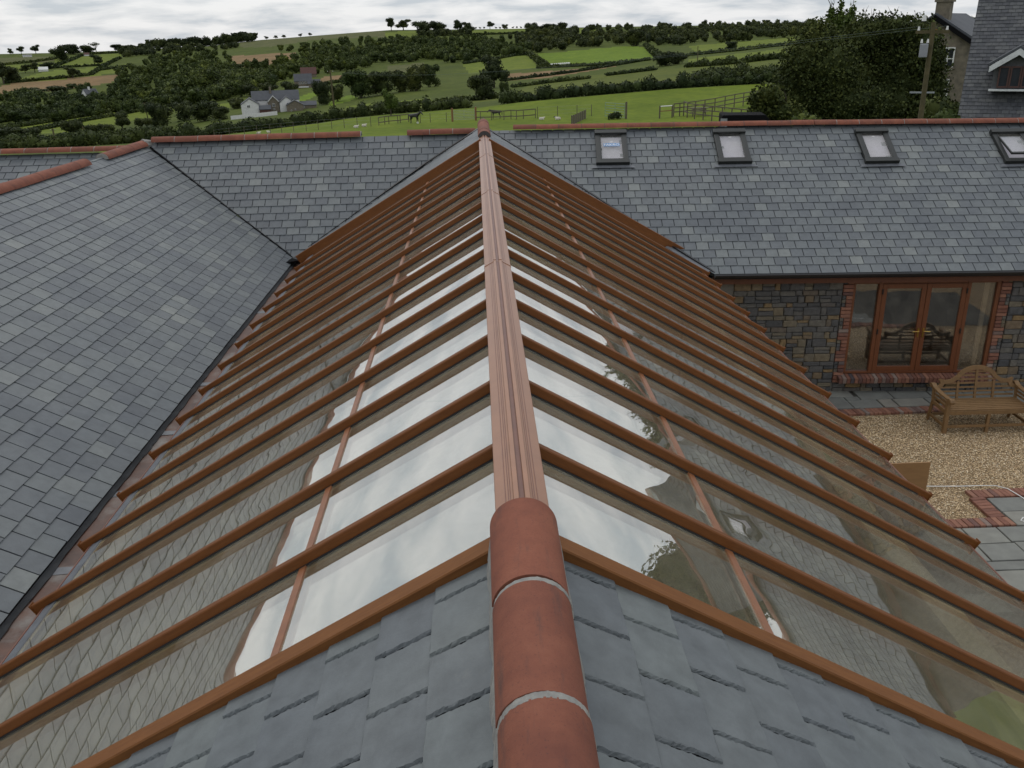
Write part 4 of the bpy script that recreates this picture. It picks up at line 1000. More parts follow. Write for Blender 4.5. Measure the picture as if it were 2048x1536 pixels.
# plywood board standing by the glazed wall, white hose
mb = MB(); mb.box(C(5.85, 8.93, .62), (2.35 * U, .018, 1.20)); o = mb.build('plywood_board', M_ply); tag(o, 'plain brown plywood board standing upright on the gravel beside the glass roof', 'board')
mb = MB(); hp = [C(7.6, 10.7, .02), C(8.1, 10.64, .022), C(8.6, 10.6, .024), C(9.0, 10.58, .03), C(9.25, 10.5, .055), C(9.39, 10.36, .06), C(9.47, 10.1, .05), C(9.5, 9.9, .045), C(9.62, 9.7, .045), C(9.8, 9.62, .045), C(10.3, 9.7, .045)]
mb.tube(hp, .0075, 6); tag(mb.build('garden_hose', M_white, smooth=True), 'thin white hose lying across the gravel and brick edging', 'hose')
mb = MB(); hp = [C(9.6, 9.45, .045), C(9.3, 9.42, .045), C(9.08, 9.36, .045), C(9.0, 9.28, .045), C(9.06, 9.2, .045), C(9.3, 9.16, .045), C(9.7, 9.2, .045)]
mb.tube(hp, .009, 6); tag(mb.build('cable_loop', M_white, smooth=True), 'short loop of pale cable lying on the grey flagstones', 'cable')

# ------------------------------------------------------------------ foliage builders
def quads(cent, size, up_bias=.0, rng=RNG):
    n = len(cent); a = rng.normal(size=(n, 3)); a /= np.linalg.norm(a, axis=1, keepdims=True); b = rng.normal(size=(n, 3)); b -= a * (a * b).sum(1, keepdims=True); b /= np.linalg.norm(b, axis=1, keepdims=True)
    s = (size * rng.uniform(.6, 1.3, n))[:, None]; a = a * s; b = b * s * .7
    V = np.stack([cent - a, cent - b * .9, cent + a, cent + b], 1).reshape(-1, 3); F = np.arange(n * 4).reshape(-1, 4); return V, F
def ico(sub=2):
    bm = bmesh.new(); bmesh.ops.create_icosphere(bm, subdivisions=sub, radius=1); V = np.array([v.co[:] for v in bm.verts]); F = np.array([[v.index for v in f.verts] for f in bm.faces]); bm.free(); return V, F
ICO1, ICO2 = ico(1), ico(2)
def tri_to_quad(F): return np.concatenate([F, F[:, 2:3]], 1)
def lobes_mesh(lobes, leaf, dens=1.25, core=.82, sub=1, shell=.30, rng=RNG):
    """lobes (n,6): centre, radii. returns V,F(quads; core tris as degenerate quads avoided -> separate)"""
    Vs = []; Fs = []; off = 0; cV = []; cF = []; co = 0
    for cx_, cy_, cz_, rx, ry, rz in lobes:
        area = 4 * PI * ((rx * ry + ry * rz + rx * rz) / 3); k = int(area / (leaf * leaf * 2) * dens) + 6
        d = rng.normal(size=(k, 3)); d /= np.linalg.norm(d, axis=1, keepdims=True)
        r = 1 - shell * rng.random(k) ** 1.6 + .10 * rng.normal(size=k)
        V, F = quads(d * r[:, None] * (rx, ry, rz) + (cx_, cy_, cz_), leaf, rng=rng); Vs.append(V); Fs.append(F + off); off += len(V)
        iv, if_ = (ICO1 if sub == 1 else ICO2); nz = 1 + .16 * rng.normal(size=(len(iv), 1))
        cV.append(iv * nz * core * (rx, ry, rz) + (cx_, cy_, cz_)); cF.append(if_ + co); co += len(iv)
    return np.concatenate(Vs), np.concatenate(Fs), np.concatenate(cV), np.concatenate(cF)
def mesh_mixed(name, Vq, Fq, Vt, Ft, mat):
    V = np.concatenate([Vq, Vt]); me = bpy.data.meshes.new(name); nq, ntr = len(Fq), len(Ft)
    me.vertices.add(len(V)); me.vertices.foreach_set('co', V.astype(np.float32).ravel())
    idx = np.concatenate([Fq.ravel(), (Ft + len(Vq)).ravel()]).astype(np.int32); me.loops.add(len(idx)); me.loops.foreach_set('vertex_index', idx)
    st = np.concatenate([np.arange(nq) * 4, nq * 4 + np.arange(ntr) * 3]).astype(np.int32); me.polygons.add(nq + ntr); me.polygons.foreach_set('loop_start', st)
    me.materials.append(mat); me.update(calc_edges=True); return me
def crown_lobes(seed, kind='broad'):
    r = np.random.default_rng(seed); L = []
    if kind == 'broad':
        for i in range(9):
            a = r.uniform(0, 2 * PI); q = r.uniform(.05, .30); z = r.uniform(.30, .84); L.append((q * math.cos(a), q * math.sin(a), z, r.uniform(.13, .21), r.uniform(.13, .21), r.uniform(.11, .17)))
        L.append((0, 0, .55, .26, .26, .26))
    elif kind == 'low':
        for i in range(9):
            a = r.uniform(0, 2 * PI); q = r.uniform(.1, .36); z = r.uniform(.16, .74); L.append((q * math.cos(a), q * math.sin(a), z, r.uniform(.15, .22), r.uniform(.15, .22), r.uniform(.14, .2)))
        L.append((0, 0, .42, .32, .32, .38))
    elif kind == 'open':
        for i in range(7):
            a = i * 2.4; q = r.uniform(.12, .36); z = r.uniform(.55, .88); L.append((q * math.cos(a), q * math.sin(a), z, r.uniform(.13, .19), r.uniform(.13, .19), r.uniform(.07, .11)))
    elif kind == 'cone':
        for i in range(10):
            z = .08 + i * .088; q = .30 * (1.02 - z); L.append((r.uniform(-.04, .04), r.uniform(-.04, .04), z, q, q, .10))
    return L
def trunk_mesh(kind, seed):
    r = random.Random(seed); mb = MB(); top = .6 if kind != 'cone' else .9
    mb.tube([(0, 0, -.05), (r.uniform(-.01, .01), 0, .2), (r.uniform(-.03, .03), r.uniform(-.02, .02), top)], [.035, .026, .012], 7)
    if kind in ('broad', 'open'):
        for i in range(5):
            a = i * 1.3 + r.random(); mb.tube([(0, 0, .22 + .05 * i), (.14 * math.cos(a), .14 * math.sin(a), .42 + .05 * i), (.28 * math.cos(a), .28 * math.sin(a), .62 + r.uniform(0, .1))], [.016, .011, .005], 5)
    return mb.mesh('trunk', M_bark)
PROTO = {}
for kind in ('broad', 'low', 'open', 'cone'):
    for v in range(3):
        for mat, mk in ((M_leaf, 'm'), (M_leaf_dk, 'd'), (M_leaf_lt, 'l')):
            if mk == 'l' and kind != 'broad': continue
            rg = np.random.default_rng(100 + v * 7 + len(kind))
            q = lobes_mesh(crown_lobes(v * 13 + len(kind), kind), .030, 1.1 if kind != 'open' else .55, .80 if kind != 'open' else .35, 1, .35, rg)
            PROTO[kind, v, mk] = (mesh_mixed('crown', *q, mat), trunk_mesh(kind, v))
SMALL = {}
for v in range(5):
    rg = np.random.default_rng(500 + v); SMALL[v] = lobes_mesh(crown_lobes(40 + v, 'low')[3:], .062, 1.0, .86, 1, .25, rg)
_tree_used = {}
def tree(x, y, hpx, wpx, kind, tone, label, group=None, cat='tree', name='tree', r=None, sink=0):
    """tree whose foot is sighted at (x, y); hpx/wpx are its apparent height and width"""
    if r is None: g, r = on_ground(x, y)
    else: g = ground_at(x, y, r)
    h = hpx * r / FPX; w = wpx * r / FPX
    k = random.randrange(3); cm, tm = PROTO[kind, k, tone]
    o = thing(name, label, cat, g, random.uniform(0, 2 * PI), group); sx = w / .82 if kind != 'cone' else w / .6
    for nm, me in (('crown', cm), ('trunk', tm)):
        c = link(nm, me, o); c.scale = (sx, sx, h / .95)
    return o
def wood(polys, hm, spacing, mat, name, label_mat=None, n=None, seed=1, keep_out=()):
    """a wood read as one mass: crowns spread over sighted outlines"""
    rg = np.random.default_rng(seed); Vq = []; Fq = []; Vt = []; Ft = []; oq = ot = 0
    for poly in polys:
        xs = [p[0] for p in poly]; ys = [p[1] for p in poly]
        area = abs(sum(poly[i][0] * poly[(i + 1) % len(poly)][1] - poly[(i + 1) % len(poly)][0] * poly[i][1] for i in range(len(poly)))) / 2
        k = int(area / spacing) + 1; c = 0; tries = 0
        while c < k and tries < k * 30:
            tries += 1; x = rg.uniform(min(xs), max(xs)); y = rg.uniform(min(ys), max(ys))
            if not in_poly(np.array([x]), np.array([y]), poly)[0]: continue
            if any(in_poly(np.array([x]), np.array([y]), q)[0] for q in keep_out): continue
            g, r = on_ground(x, y); h = hm * rg.uniform(.65, 1.2); w = h * rg.uniform(.8, 1.25); a = rg.uniform(0, 2 * PI)
            vq, fq, vt, ft = SMALL[int(rg.integers(0, 5))]
            R = np.array([[math.cos(a), -math.sin(a), 0], [math.sin(a), math.cos(a), 0], [0, 0, 1]]); S = np.array([w, w, h]) / .95
            Vq.append((vq * S) @ R.T + np.array(g)); Fq.append(fq + oq); oq += len(vq); Vt.append((vt * S) @ R.T + np.array(g)); Ft.append(ft + ot); ot += len(vt); c += 1
    return stuff(link(name, mesh_mixed(name, np.concatenate(Vq), np.concatenate(Fq), np.concatenate(Vt), np.concatenate(Ft), mat)))
def hedge(pts, h, w, label, mat=M_hedge, leaf=None, group='field hedges', name='hedge', bushy=.35):
    G = [on_ground(*p) for p in pts]; P3 = [g for g, r in G]; rg = np.random.default_rng(int(abs(pts[0][0]) * 7 + pts[0][1]))
    rm = sum(r for g, r in G) / len(G); lf = leaf or min(2.2, max(.16, rm / FPX * 2.0)); L = []
    for i in range(len(P3) - 1):
        d = (P3[i + 1] - P3[i]); n = max(1, int(d.length / (w * .55)))
        for j in range(n):
            p = P3[i] + d * ((j + rg.uniform(-.2, .2)) / n)
            s_ = sight(*pts[i]); hh = h * (1 + bushy * rg.normal() * .6); hh = max(h * .5, hh)
            a = math.atan2(p.x - CAMP.x, p.y - CAMP.y); rr_ = math.hypot(p.x - CAMP.x, p.y - CAMP.y); zz = float(zterr(a, rr_)[0])
            L.append((p.x + rg.normal() * w * .1, p.y + rg.normal() * w * .1, zz + hh * .42, w * rg.uniform(.5, .7), w * rg.uniform(.5, .7), hh * .6))
    q = lobes_mesh(L, lf, .9, .86, 1, .3, rg)
    o = link(name, mesh_mixed(name, *q, mat)); return tag(o, label, 'hedge', group)
# ------------------------------------------------------------------ the valley: woods, hedges, trees
wood([[(235, 152), (300, 120), (420, 106), (462, 112), (470, 140), (560, 128), (600, 118), (650, 105), (700, 98), (760, 95), (770, 128), (700, 142), (640, 150), (600, 150), (560, 168), (500, 190), (440, 205), (360, 215), (280, 205), (240, 185)]], 9.5, 62, M_leaf, 'valley_wood', seed=2)
wood([[(290, 97), (420, 92), (508, 84), (508, 78), (470, 79), (300, 92)]], 17, 20, M_leaf_dk, 'hilltop_wood', seed=3)
wood([[(560, 103), (700, 84), (800, 80), (1000, 84), (1066, 100), (1070, 110), (1030, 111), (930, 126), (860, 126), (770, 130), (700, 112)]], 10, 44, M_leaf, 'hillside_wood', seed=4)
wood([[(1010, 74), (1100, 68), (1300, 64), (1620, 52), (1620, 72), (1380, 92), (1310, 92), (1290, 88), (1250, 88), (1075, 106), (1040, 92)], [(1150, 60), (1620, 49), (1620, 55), (1150, 64)], [(1060, 68), (1160, 62), (1160, 68), (1060, 74)]], 11.5, 40, M_leaf_dk, 'ridge_wood', seed=5)
wood([[(0, 196), (60, 188), (88, 196), (95, 205), (145, 198), (150, 186), (180, 174), (168, 200), (205, 202), (240, 168), (262, 205), (330, 222), (200, 236), (100, 246), (0, 250)]], 7.5, 70, M_leaf, 'village_wood', seed=6)
wood([[(240, 104), (300, 98), (420, 96), (480, 92), (470, 100), (420, 104), (300, 112), (240, 116)], [(830, 70), (950, 68), (950, 74), (830, 78)]], 11, 34, M_leaf_dk, 'upper_wood', seed=12)
wood([[(1690, 60), (1900, 45), (2060, 38), (2060, 60), (1700, 80)]], 11, 60, M_leaf, 'distant_wood', seed=8)
HED = [([(-50, 306), (120, 296), (250, 287), (380, 277), (541, 258), (637, 246), (700, 236), (780, 228), (850, 223), (905, 218), (950, 215)], 1.9, 2.2, 'long dark overgrown hedge along the paddock, left of the two dark trees'),
       ([(1010, 208), (1040, 204), (1140, 195), (1350, 177), (1450, 171), (1580, 163)], 2.0, 2.3, 'dark hedge along the top of the bright green paddock'),
       ([(880, 208), (940, 202), (1000, 196)], 1.8, 2.6, 'short dark hedge under the round tree beyond the paddock'),
       ([(700, 222), (780, 213), (860, 206)], 1.0, 1.6, 'thin low hedge in the olive field beyond the light green tree'),
       ([(1029, 175), (1100, 166), (1183, 157)], 1.5, 2.2, 'low broken hedge below the narrow tan field'),
       ([(1214, 152), (1313, 140)], 1.5, 2.2, 'short low hedge between two olive strips of field'),
       ([(1005, 163), (1135, 147), (1210, 135), (1300, 120)], 1.6, 2.4, 'hedge between the narrow tan field and the olive strip'),
       ([(1075, 137), (1200, 131), (1300, 121)], 1.8, 2.4, 'hedge at the foot of the big bright field with white bales'),
       ([(1056, 106), (1072, 120), (1092, 136)], 3.2, 4.5, 'diagonal pale hedge on the left side of the bright field'),
       ([(1292, 92), (1308, 108), (1330, 124)], 3.0, 4.5, 'diagonal hedge on the right side of the bright field'),
       ([(1377, 112), (1480, 102), (1590, 90)], 2.2, 3.0, 'upper of two hedges crossing the fields left of the big tree'),
       ([(1377, 135), (1470, 128), (1590, 116)], 2.6, 3.2, 'lower of two hedges crossing the fields left of the big tree'),
       ([(1394, 168), (1470, 160), (1570, 150)], 2.6, 3.0, 'dense dark hedge just left of the big dark tree'),
       ([(0, 260), (150, 236), (294, 213), (400, 198)], 2.0, 2.6, 'long hedge crossing the left valley fields'),
       ([(0, 245), (150, 226), (300, 204), (420, 192)], 2.2, 2.8, 'upper long hedge behind the left valley fields'),
       ([(60, 264), (170, 242), (300, 219), (350, 212)], 1.6, 2.4, 'lower hedge between the left valley fields'),
       ([(0, 290), (120, 283), (250, 274), (340, 266)], 2.2, 3.4, 'bushy hedge running behind the left ridge tiles'),
       ([(12, 167), (126, 157), (183, 150)], 2.6, 3.6, 'hedge between the green marquee field and the tan field'),
       ([(103, 137), (205, 131)], 2.4, 3.4, 'hedge above the field with the white marquee'),
       ([(183, 150), (217, 128), (240, 117)], 2.6, 3.8, 'diagonal hedge right of the marquee field'),
       ([(111, 133), (146, 120), (165, 111)], 2.6, 3.8, 'diagonal hedge climbing to the small white skyline house'),
       ([(0, 131), (64, 125), (114, 118)], 2.4, 3.4, 'hedge on the far left under the skyline'),
       ([(202, 141), (255, 134)], 2.4, 3.4, 'hedge between two small green fields by the wood'),
       ([(173, 109), (242, 106)], 3.0, 4.0, 'dark hedge on the left skyline'),
       ([(640, 170), (720, 160), (780, 150)], 2.0, 2.8, 'hedge below the tan strip behind the farm pole'),
       ([(930, 128), (1030, 112), (1060, 110)], 2.0, 3.0, 'hedge over the small green field left of the bright field'),
       ([(880, 72), (1020, 68), (1150, 68)], 3.0, 5.0, 'dark hedge below the skyline pasture')]
for pts, h, w, lab in HED: hedge(pts, h, w, lab)
TREES = [  # foot x, y, height, width, kind, tone, label
    (22, 110, 11, 9, 'broad', 'd', 'leftmost small tree standing alone on the left skyline'),
    (43, 108.5, 12, 13, 'broad', 'd', 'middle of three small trees on the left skyline'),
    (72, 107, 14, 16, 'broad', 'd', 'rightmost of three small trees on the left skyline'),
    (122, 121, 27, 27, 'low', 'd', 'large dark tree below the left skyline trees'),
    (147, 109, 18, 26, 'low', 'd', 'round dark tree on the left skyline'),
    (174, 108, 17, 25, 'low', 'd', 'dome-shaped dark tree on the left skyline'),
    (193, 105, 17, 20, 'open', 'd', 'open wind-swept tree on the left skyline'),
    (237, 100, 11, 20, 'low', 'd', 'low dark tree left of the hilltop wood'),
    (267, 97, 9, 11, 'broad', 'd', 'small tree close to the left end of the hilltop wood'),
    (285, 97, 12, 16, 'low', 'd', 'tree at the left end of the hilltop wood'),
    (196, 131, 19, 20, 'broad', 'd', 'dark tree standing in the upper left fields'),
    (146, 156, 19, 25, 'broad', 'd', 'lone spreading tree in the field with the white marquee'),
    (51, 146, 14, 17, 'broad', 'd', 'tree left of the white marquee'),
    (70, 145, 16, 19, 'broad', 'd', 'tree next to the white marquee'),
    (94, 138, 12, 20, 'low', 'd', 'bushy tree behind the white marquee'),
    (8, 168, 34, 34, 'broad', 'd', 'dark tree at the left edge of the picture'),
    (28, 165, 26, 28, 'low', 'd', 'dark bushy tree beside the left edge tree'),
    (142, 178, 10, 17, 'low', 'd', 'rounded bush at the foot of the tan left field'),
    (115, 186, 14, 40, 'low', 'd', 'broad dark thicket under the tan left field'),
    (70, 190, 13, 38, 'low', 'd', 'leftmost dark thicket under the tan left field'),
    (783, 62, 22, 20, 'broad', 'd', 'dense tree at the left of the central skyline group'),
    (807, 60, 19, 27, 'broad', 'd', 'see-through trees on the central skyline'),
    (850, 68, 25, 38, 'low', 'd', 'wide dark tree on the central skyline'),
    (878, 68, 25, 30, 'low', 'd', 'dark tree left of the skyline farm roof'),
    (915, 66, 22, 22, 'broad', 'd', 'dark tree right of the skyline farm roof'),
    (936, 66, 20, 24, 'broad', 'd', 'round tree next to the skyline pasture'),
    (980, 57, 13, 17, 'broad', 'd', 'thin spreading tree on the skyline pasture'),
    (1009, 58, 9, 12, 'low', 'd', 'small round tree on the skyline pasture'),
    (1063, 68, 22, 25, 'low', 'd', 'dark dome tree at the right of the skyline pasture'),
    (1095, 64, 17, 32, 'low', 'd', 'wide dark tree before the ridge wood'),
    (1123, 65, 21, 21, 'low', 'd', 'upright dark tree before the ridge wood'),
    (1268, 92, 36, 38, 'low', 'd', 'large dark tree at the top of the bright field'),
    (1464, 100, 16, 22, 'low', 'd', 'lone round tree on the hedge left of the big tree'),
    (1356, 128, 22, 30, 'low', 'd', 'tree at the left end of the two field hedges'),
    (1333, 132, 30, 48, 'low', 'd', 'broad dark tree beside the bright field corner'),
    (988, 176, 62, 54, 'broad', 'd', 'tall dark tree standing above the paddock hedge'),
    (968, 200, 50, 48, 'low', 'd', 'round dark bush-like tree in front of the tall dark tree'),
    (1009, 204, 40, 18, 'low', 'm', 'narrow small tree right of the round dark tree'),
    (782, 232, 50, 36, 'broad', 'l', 'light green young tree above the paddock fence'),
    (722, 196, 54, 54, 'low', 'm', 'leftmost large tree of the farm clump'),
    (765, 190, 46, 46, 'low', 'd', 'second large dark tree of the farm clump'),
    (800, 184, 46, 42, 'low', 'd', 'middle dark tree of the farm clump'),
    (832, 182, 52, 40, 'low', 'd', 'tall dark tree right in the farm clump'),
    (858, 174, 44, 36, 'low', 'm', 'rightmost tree of the farm clump'),
    (475, 217, 22, 32, 'low', 'd', 'dark tree left of the white farmhouse'),
    (503, 193, 26, 30, 'low', 'd', 'dark tree behind the left end of the farmhouse'),
    (538, 188, 22, 30, 'low', 'd', 'tree behind the farmhouse chimney'),
    (582, 189, 26, 28, 'low', 'd', 'tree behind the right end of the farmhouse'),
    (648, 209, 48, 32, 'low', 'd', 'dark spreading tree right of the farmhouse, left of the pole'),
    (676, 203, 34, 28, 'low', 'd', 'dark tree right of the tall valley pole'),
    (413, 192, 56, 58, 'low', 'm', 'large green tree in the valley left of the farmhouse'),
    (375, 240, 36, 42, 'low', 'd', 'left tree of the dark clump below the large valley tree'),
    (410, 242, 42, 52, 'low', 'd', 'big tree of the dark clump below the large valley tree'),
    (440, 240, 26, 30, 'low', 'd', 'right tree of the dark clump near the garden wall'),
    (325, 254, 48, 44, 'low', 'd', 'tree left of the dark valley clump'),
    (292, 262, 26, 30, 'low', 'd', 'bush beside the valley fence pole'),
    (246, 264, 32, 34, 'broad', 'd', 'pointed tree among the bushes over the left ridge'),
    (219, 272, 24, 30, 'low', 'd', 'rounded bush right of the tall left bush'),
    (186, 273, 24, 30, 'low', 'd', 'bush between the two left poles'),
    (152, 276, 34, 36, 'low', 'd', 'tall bush between the left poles'),
    (44, 246, 28, 40, 'low', 'm', 'green tree low on the left side'),
    (60, 282, 26, 44, 'low', 'd', 'dark bush behind the far left ridge tiles'),
    (15, 284, 26, 46, 'low', 'd', 'dark bush at the left edge above the ridge tiles'),
    (1972, 34, 24, 60, 'open', 'm', 'flat-topped distant tree behind the slate house roof')]
for x, y, h, w, k, t, lab in TREES:
    tree(x, y, h, w, k, t, lab, 'trees across the valley', r=(150 if x == 1972 else None))
for x in (533, 552, 568, 601, 620): tree(x, 79 - (x - 533) * .09, 6, 9, 'broad', 'd', 'one of a row of tiny round trees on the skyline right of the hilltop wood', 'tiny skyline trees')
for x in range(952, 1000, 8): tree(x if x < 972 else x + 16, 57, 4, 5, 'broad', 'd', 'one of a row of tiny bushes along the central skyline pasture', 'tiny skyline bushes')
for x in range(1026, 1056, 8): tree(x, 57, 4, 5, 'broad', 'd', 'one of a few tiny bushes on the skyline right of the thin tree', 'tiny skyline bushes on the right')

# big trees close by on the right
def near_tree(name, label, lob, r, leaf, mat, base, dens=1.2, core=.8, shell=.4, twigs=0, cat='tree'):
    """lob: sighted (x, y, rx, ry) clumps at distance r"""
    s = sight(*base); g = ground_at(base[0], base[1], r); rg = np.random.default_rng(int(base[0])); k = r / FPX * 1.06; L = []
    fw = Vector((g.x - CAMP.x, g.y - CAMP.y, 0)).normalized()
    for x, y, rx, ry in lob:
        d = sight(x, y); dh = math.hypot(d.x, d.y); q = CAMP + d * ((r + rg.uniform(-1, 1) * rx * k * .45) / dh) - g
        L.append((q.x, q.y, q.z, rx * k, rx * k * .9, ry * k))
    o = thing(name, label, cat, g)
    q = lobes_mesh(L, leaf, dens, core, 2, shell, rg); link('crown', mesh_mixed('crown', *q, mat), o)
    mb = MB(); top = max(L, key=lambda l: l[2]); mb.tube([(0, 0, -.2), (0, 0, 1.5), (top[0] * .4, top[1] * .4, top[2] * .6), (top[0], top[1], top[2])], [.3, .24, .14, .03], 8)
    for l in L:
        mb.tube([(l[0] * .15, l[1] * .15, max(.8, l[2] * .35)), (l[0] * .6, l[1] * .6, l[2] * .75), l[:3]], [.12, .07, .02], 5)
    for i in range(twigs):
        l = L[int(rg.integers(0, len(L)))]; a = rg.uniform(-.6, .6); b = Vector((l[0], l[1], l[2] + l[5] * .7)); t = b + Vector((math.sin(a) * .7, rg.uniform(-.3, .3), rg.uniform(.35, .9))); mb.tube([b, (b + t) / 2 + Vector((.05, 0, 0)), t], [.025, .015, .005], 4)
    mb.build('trunk', M_bark, o); return o
near_tree('evergreen_tree', 'large dark evergreen tree, left half of the big mass behind the far roof', [(1640, 90, 34, 42), (1612, 120, 40, 44), (1655, 140, 55, 50), (1600, 165, 46, 44), (1660, 190, 62, 46), (1590, 205, 50, 36), (1625, 75, 22, 26), (1700, 210, 60, 40), (1575, 225, 50, 30)], 60, .095, M_leaf_near, (1640, 250), 2.0, .66, .5)
near_tree('broadleaf_tree', 'large dark broad tree, right half of the big mass beside the pole', [(1735, 75, 44, 36), (1780, 60, 40, 26), (1825, 70, 38, 30), (1770, 110, 62, 52), (1830, 120, 48, 48), (1850, 108, 30, 40), (1740, 150, 62, 52), (1800, 165, 66, 56), (1846, 180, 42, 44), (1862, 130, 18, 26), (1770, 210, 70, 42), (1832, 218, 50, 34), (1700, 110, 34, 46)], 64, .105, M_leaf_near, (1790, 250), 1.9, .66, .55, twigs=40)
near_tree('conifer_tree', 'yellowish green feathery conifer top rising behind the big dark trees', [(1682, 14, 5, 24), (1660, 30, 6, 18), (1704, 28, 6, 18), (1672, 40, 16, 16), (1694, 40, 18, 16), (1720, 50, 8, 14), (1682, 62, 30, 14), (1668, 78, 26, 14), (1700, 78, 30, 14), (1684, 95, 38, 18), (1662, 34, 5, 16), (1702, 36, 6, 16), (1684, 125, 40, 24)], 72, .12, M_leaf_lt, (1684, 240), 1.6, .45, .7, twigs=20)
near_tree('laurel_bush', 'dark bush at the left foot of the big dark trees', [(1535, 190, 26, 20), (1516, 200, 20, 14), (1550, 215, 34, 22), (1525, 222, 26, 18), (1570, 225, 34, 20)], 56, .12, M_leaf_near, (1545, 250), 2.0, .62, .55, cat='bush', twigs=10)
near_tree('flowering_bush', 'green bush peeping over the far ridge below the big trees', [(1592, 240, 14, 9), (1608, 236, 16, 10), (1625, 240, 14, 9)], 34, .07, M_leaf, (1605, 262), 1.1, .75, .5, cat='bush')
near_tree('ivy_bush', 'green bush over the far ridge between the pole and the slate house', [(1870, 240, 14, 9), (1890, 234, 18, 12), (1905, 238, 14, 10)], 34, .07, M_leaf, (1890, 262), 1.1, .78, .5, cat='bush')
near_tree('garden_shrub', 'dark shrub below the lower window of the stone house', [(1885, 222, 22, 22), (1905, 226, 18, 20), (1868, 222, 20, 22)], 58, .13, M_leaf_near, (1888, 245), 1.1, .8, .4, cat='bush')

near_tree('garden_tree', 'leafy tree right of the slate house, seen only as a reflection in the glass roof', [(2230, -60, 60, 70), (2290, -90, 70, 70), (2350, -50, 60, 70), (2260, 20, 80, 80), (2330, 40, 90, 80), (2290, 120, 90, 80)], 50, .13, M_leaf_dk, (2290, 260), 1.3, .7, .5)
# ------------------------------------------------------------------ valley houses
def site(x, y, r=None):
    if r is None: g, r = on_ground(x, y)
    else: g = ground_at(x, y, r)
    a = math.atan2(g.x - CAMP.x, g.y - CAMP.y); return g, r, -a, r / FPX
def block(o, k, x0, x1, yb, y0, y1, ridge, eave, axis, wallm, roofm, sink=3.0, over=.25):
    """box with a gabled roof in the local frame of o; sizes in metres; axis 'x' ridge across the view, 'y' gable to the viewer"""
    mb = MB()
    if axis == 'x':
        yc = (y0 + y1) / 2; sec = [(y0, -sink), (y1, -sink), (y1, eave), (yc, ridge), (y0, eave)]
        mb.prism(sec, lambda p: Vector((x0, p[0], p[1])), lambda p: Vector((x1, p[0], p[1])))
        rb = MB(); sl = (ridge - eave) / (yc - y0); t = .22
        for s in (-1, 1):
            e = yc + s * ((y1 - y0) / 2 + over); rb.prism([(yc, ridge + .05), (e, eave - over * sl + .05), (e, eave - over * sl + .05 + t), (yc, ridge + .05 + t)], lambda p: Vector((x0 - over, p[0], p[1])), lambda p: Vector((x1 + over, p[0], p[1])))
    else:
        xc = (x0 + x1) / 2; sec = [(x0, -sink), (x1, -sink), (x1, eave), (xc, ridge), (x0, eave)]
        mb.prism(sec, lambda p: Vector((p[0], y0, p[1])), lambda p: Vector((p[0], y1, p[1])))
        rb = MB(); sl = (ridge - eave) / (xc - x0); t = .22
        for s in (-1, 1):
            e = xc + s * ((x1 - x0) / 2 + over); rb.prism([(xc, ridge + .05), (e, eave - over * sl + .05), (e, eave - over * sl + .05 + t), (xc, ridge + .05 + t)], lambda p: Vector((p[0], y0 - over, p[1])), lambda p: Vector((p[0], y1, p[1])))
    w = mb.build('wall', wallm, o); rb.build('roof', roofm, o); return w
def win(o, x, z, w, h, y, frame_m=M_white, pane_m=M_winpane, bars=1):
    mb = MB(); t = max(.06, w * .09)
    for c, s in (((x - w / 2 + t / 2, y, z), (t, .12, h)), ((x + w / 2 - t / 2, y, z), (t, .12, h)), ((x, y, z + h / 2 - t / 2), (w - 2 * t, .12, t)), ((x, y, z - h / 2 + t / 2), (w - 2 * t, .12, t))): mb.box(c, s)
    if bars: mb.box((x, y, z), (t * .8, .11, h - 2 * t))
    if bars > 1: mb.box((x, y, z), (w - 2 * t, .10, t * .8))
    f = mb.build('window', frame_m, o); mb = MB(); mb.box((x, y + .03, z), (w - 2 * t, .03, h - 2 * t)); mb.build('pane', pane_m, f); return f
g, r, yaw, k = site(548, 226)
fh = thing('farmhouse', 'white and stone farmhouse with several gables in the valley', 'house', g, yaw)
X = lambda p: (p - 548) * k
Zp = lambda y: (226 - y) * k
block(fh, k, X(511), X(597), 0, 9, 17, Zp(190), Zp(205), 'x', M_render, M_farroof)
block(fh, k, X(491), X(522), 0, 1, 12, Zp(200), Zp(210), 'y', M_render, M_farroof)
block(fh, k, X(539), X(559), 0, 3, 11, Zp(197), Zp(207), 'y', M_housestone, M_farroof)
block(fh, k, X(560), X(586), 0, 2, 11, Zp(199), Zp(209), 'y', M_render, M_farroof)
block(fh, k, X(572), X(602), 0, -2.5, 2, Zp(205), Zp(213), 'y', M_housestone, M_farroof)
block(fh, k, X(523), X(543), 0, 0, 4, Zp(213), Zp(219), 'x', M_redroof, M_farroof)
for x, y, w, h, yy in ((504, 213, 5.5, 5, .95), (549, 213, 5, 6, 2.95), (574, 211, 2, 3, 1.95), (549, 220, 3.5, 3, 2.95), (587, 220, 2.5, 2.5, -2.55), (580, 222, 2, 2.5, -2.55)): win(fh, X(x), Zp(y), w * k, h * k, yy)
mb = MB(); mb.box((X(545.5), 12, Zp(189)), (.9, .9, 3.2)); mb.build('chimney', M_housestone, fh)
for x0, x1, ya in ((539, 549, 207), (559, 549, 207)):
    mb = MB(); mb.prism([(X(x0), Zp(207.5)), (X(x1), Zp(197.3)), (X(x1), Zp(196)), (X(x0), Zp(206))], lambda p: Vector((p[0], 2.7, p[1])), lambda p: Vector((p[0], 2.55, p[1]))); mb.build('bargeboard', M_white, fh)
g2, r2, yaw2, k2 = site(520, 234)
gw = thing('garden_wall', 'long low white garden wall in front of the farmhouse', 'wall', g2, yaw2)
pa = [on_ground(x, y)[0] for x, y in ((462, 240), (490, 237), (525, 233.5), (555, 230))]
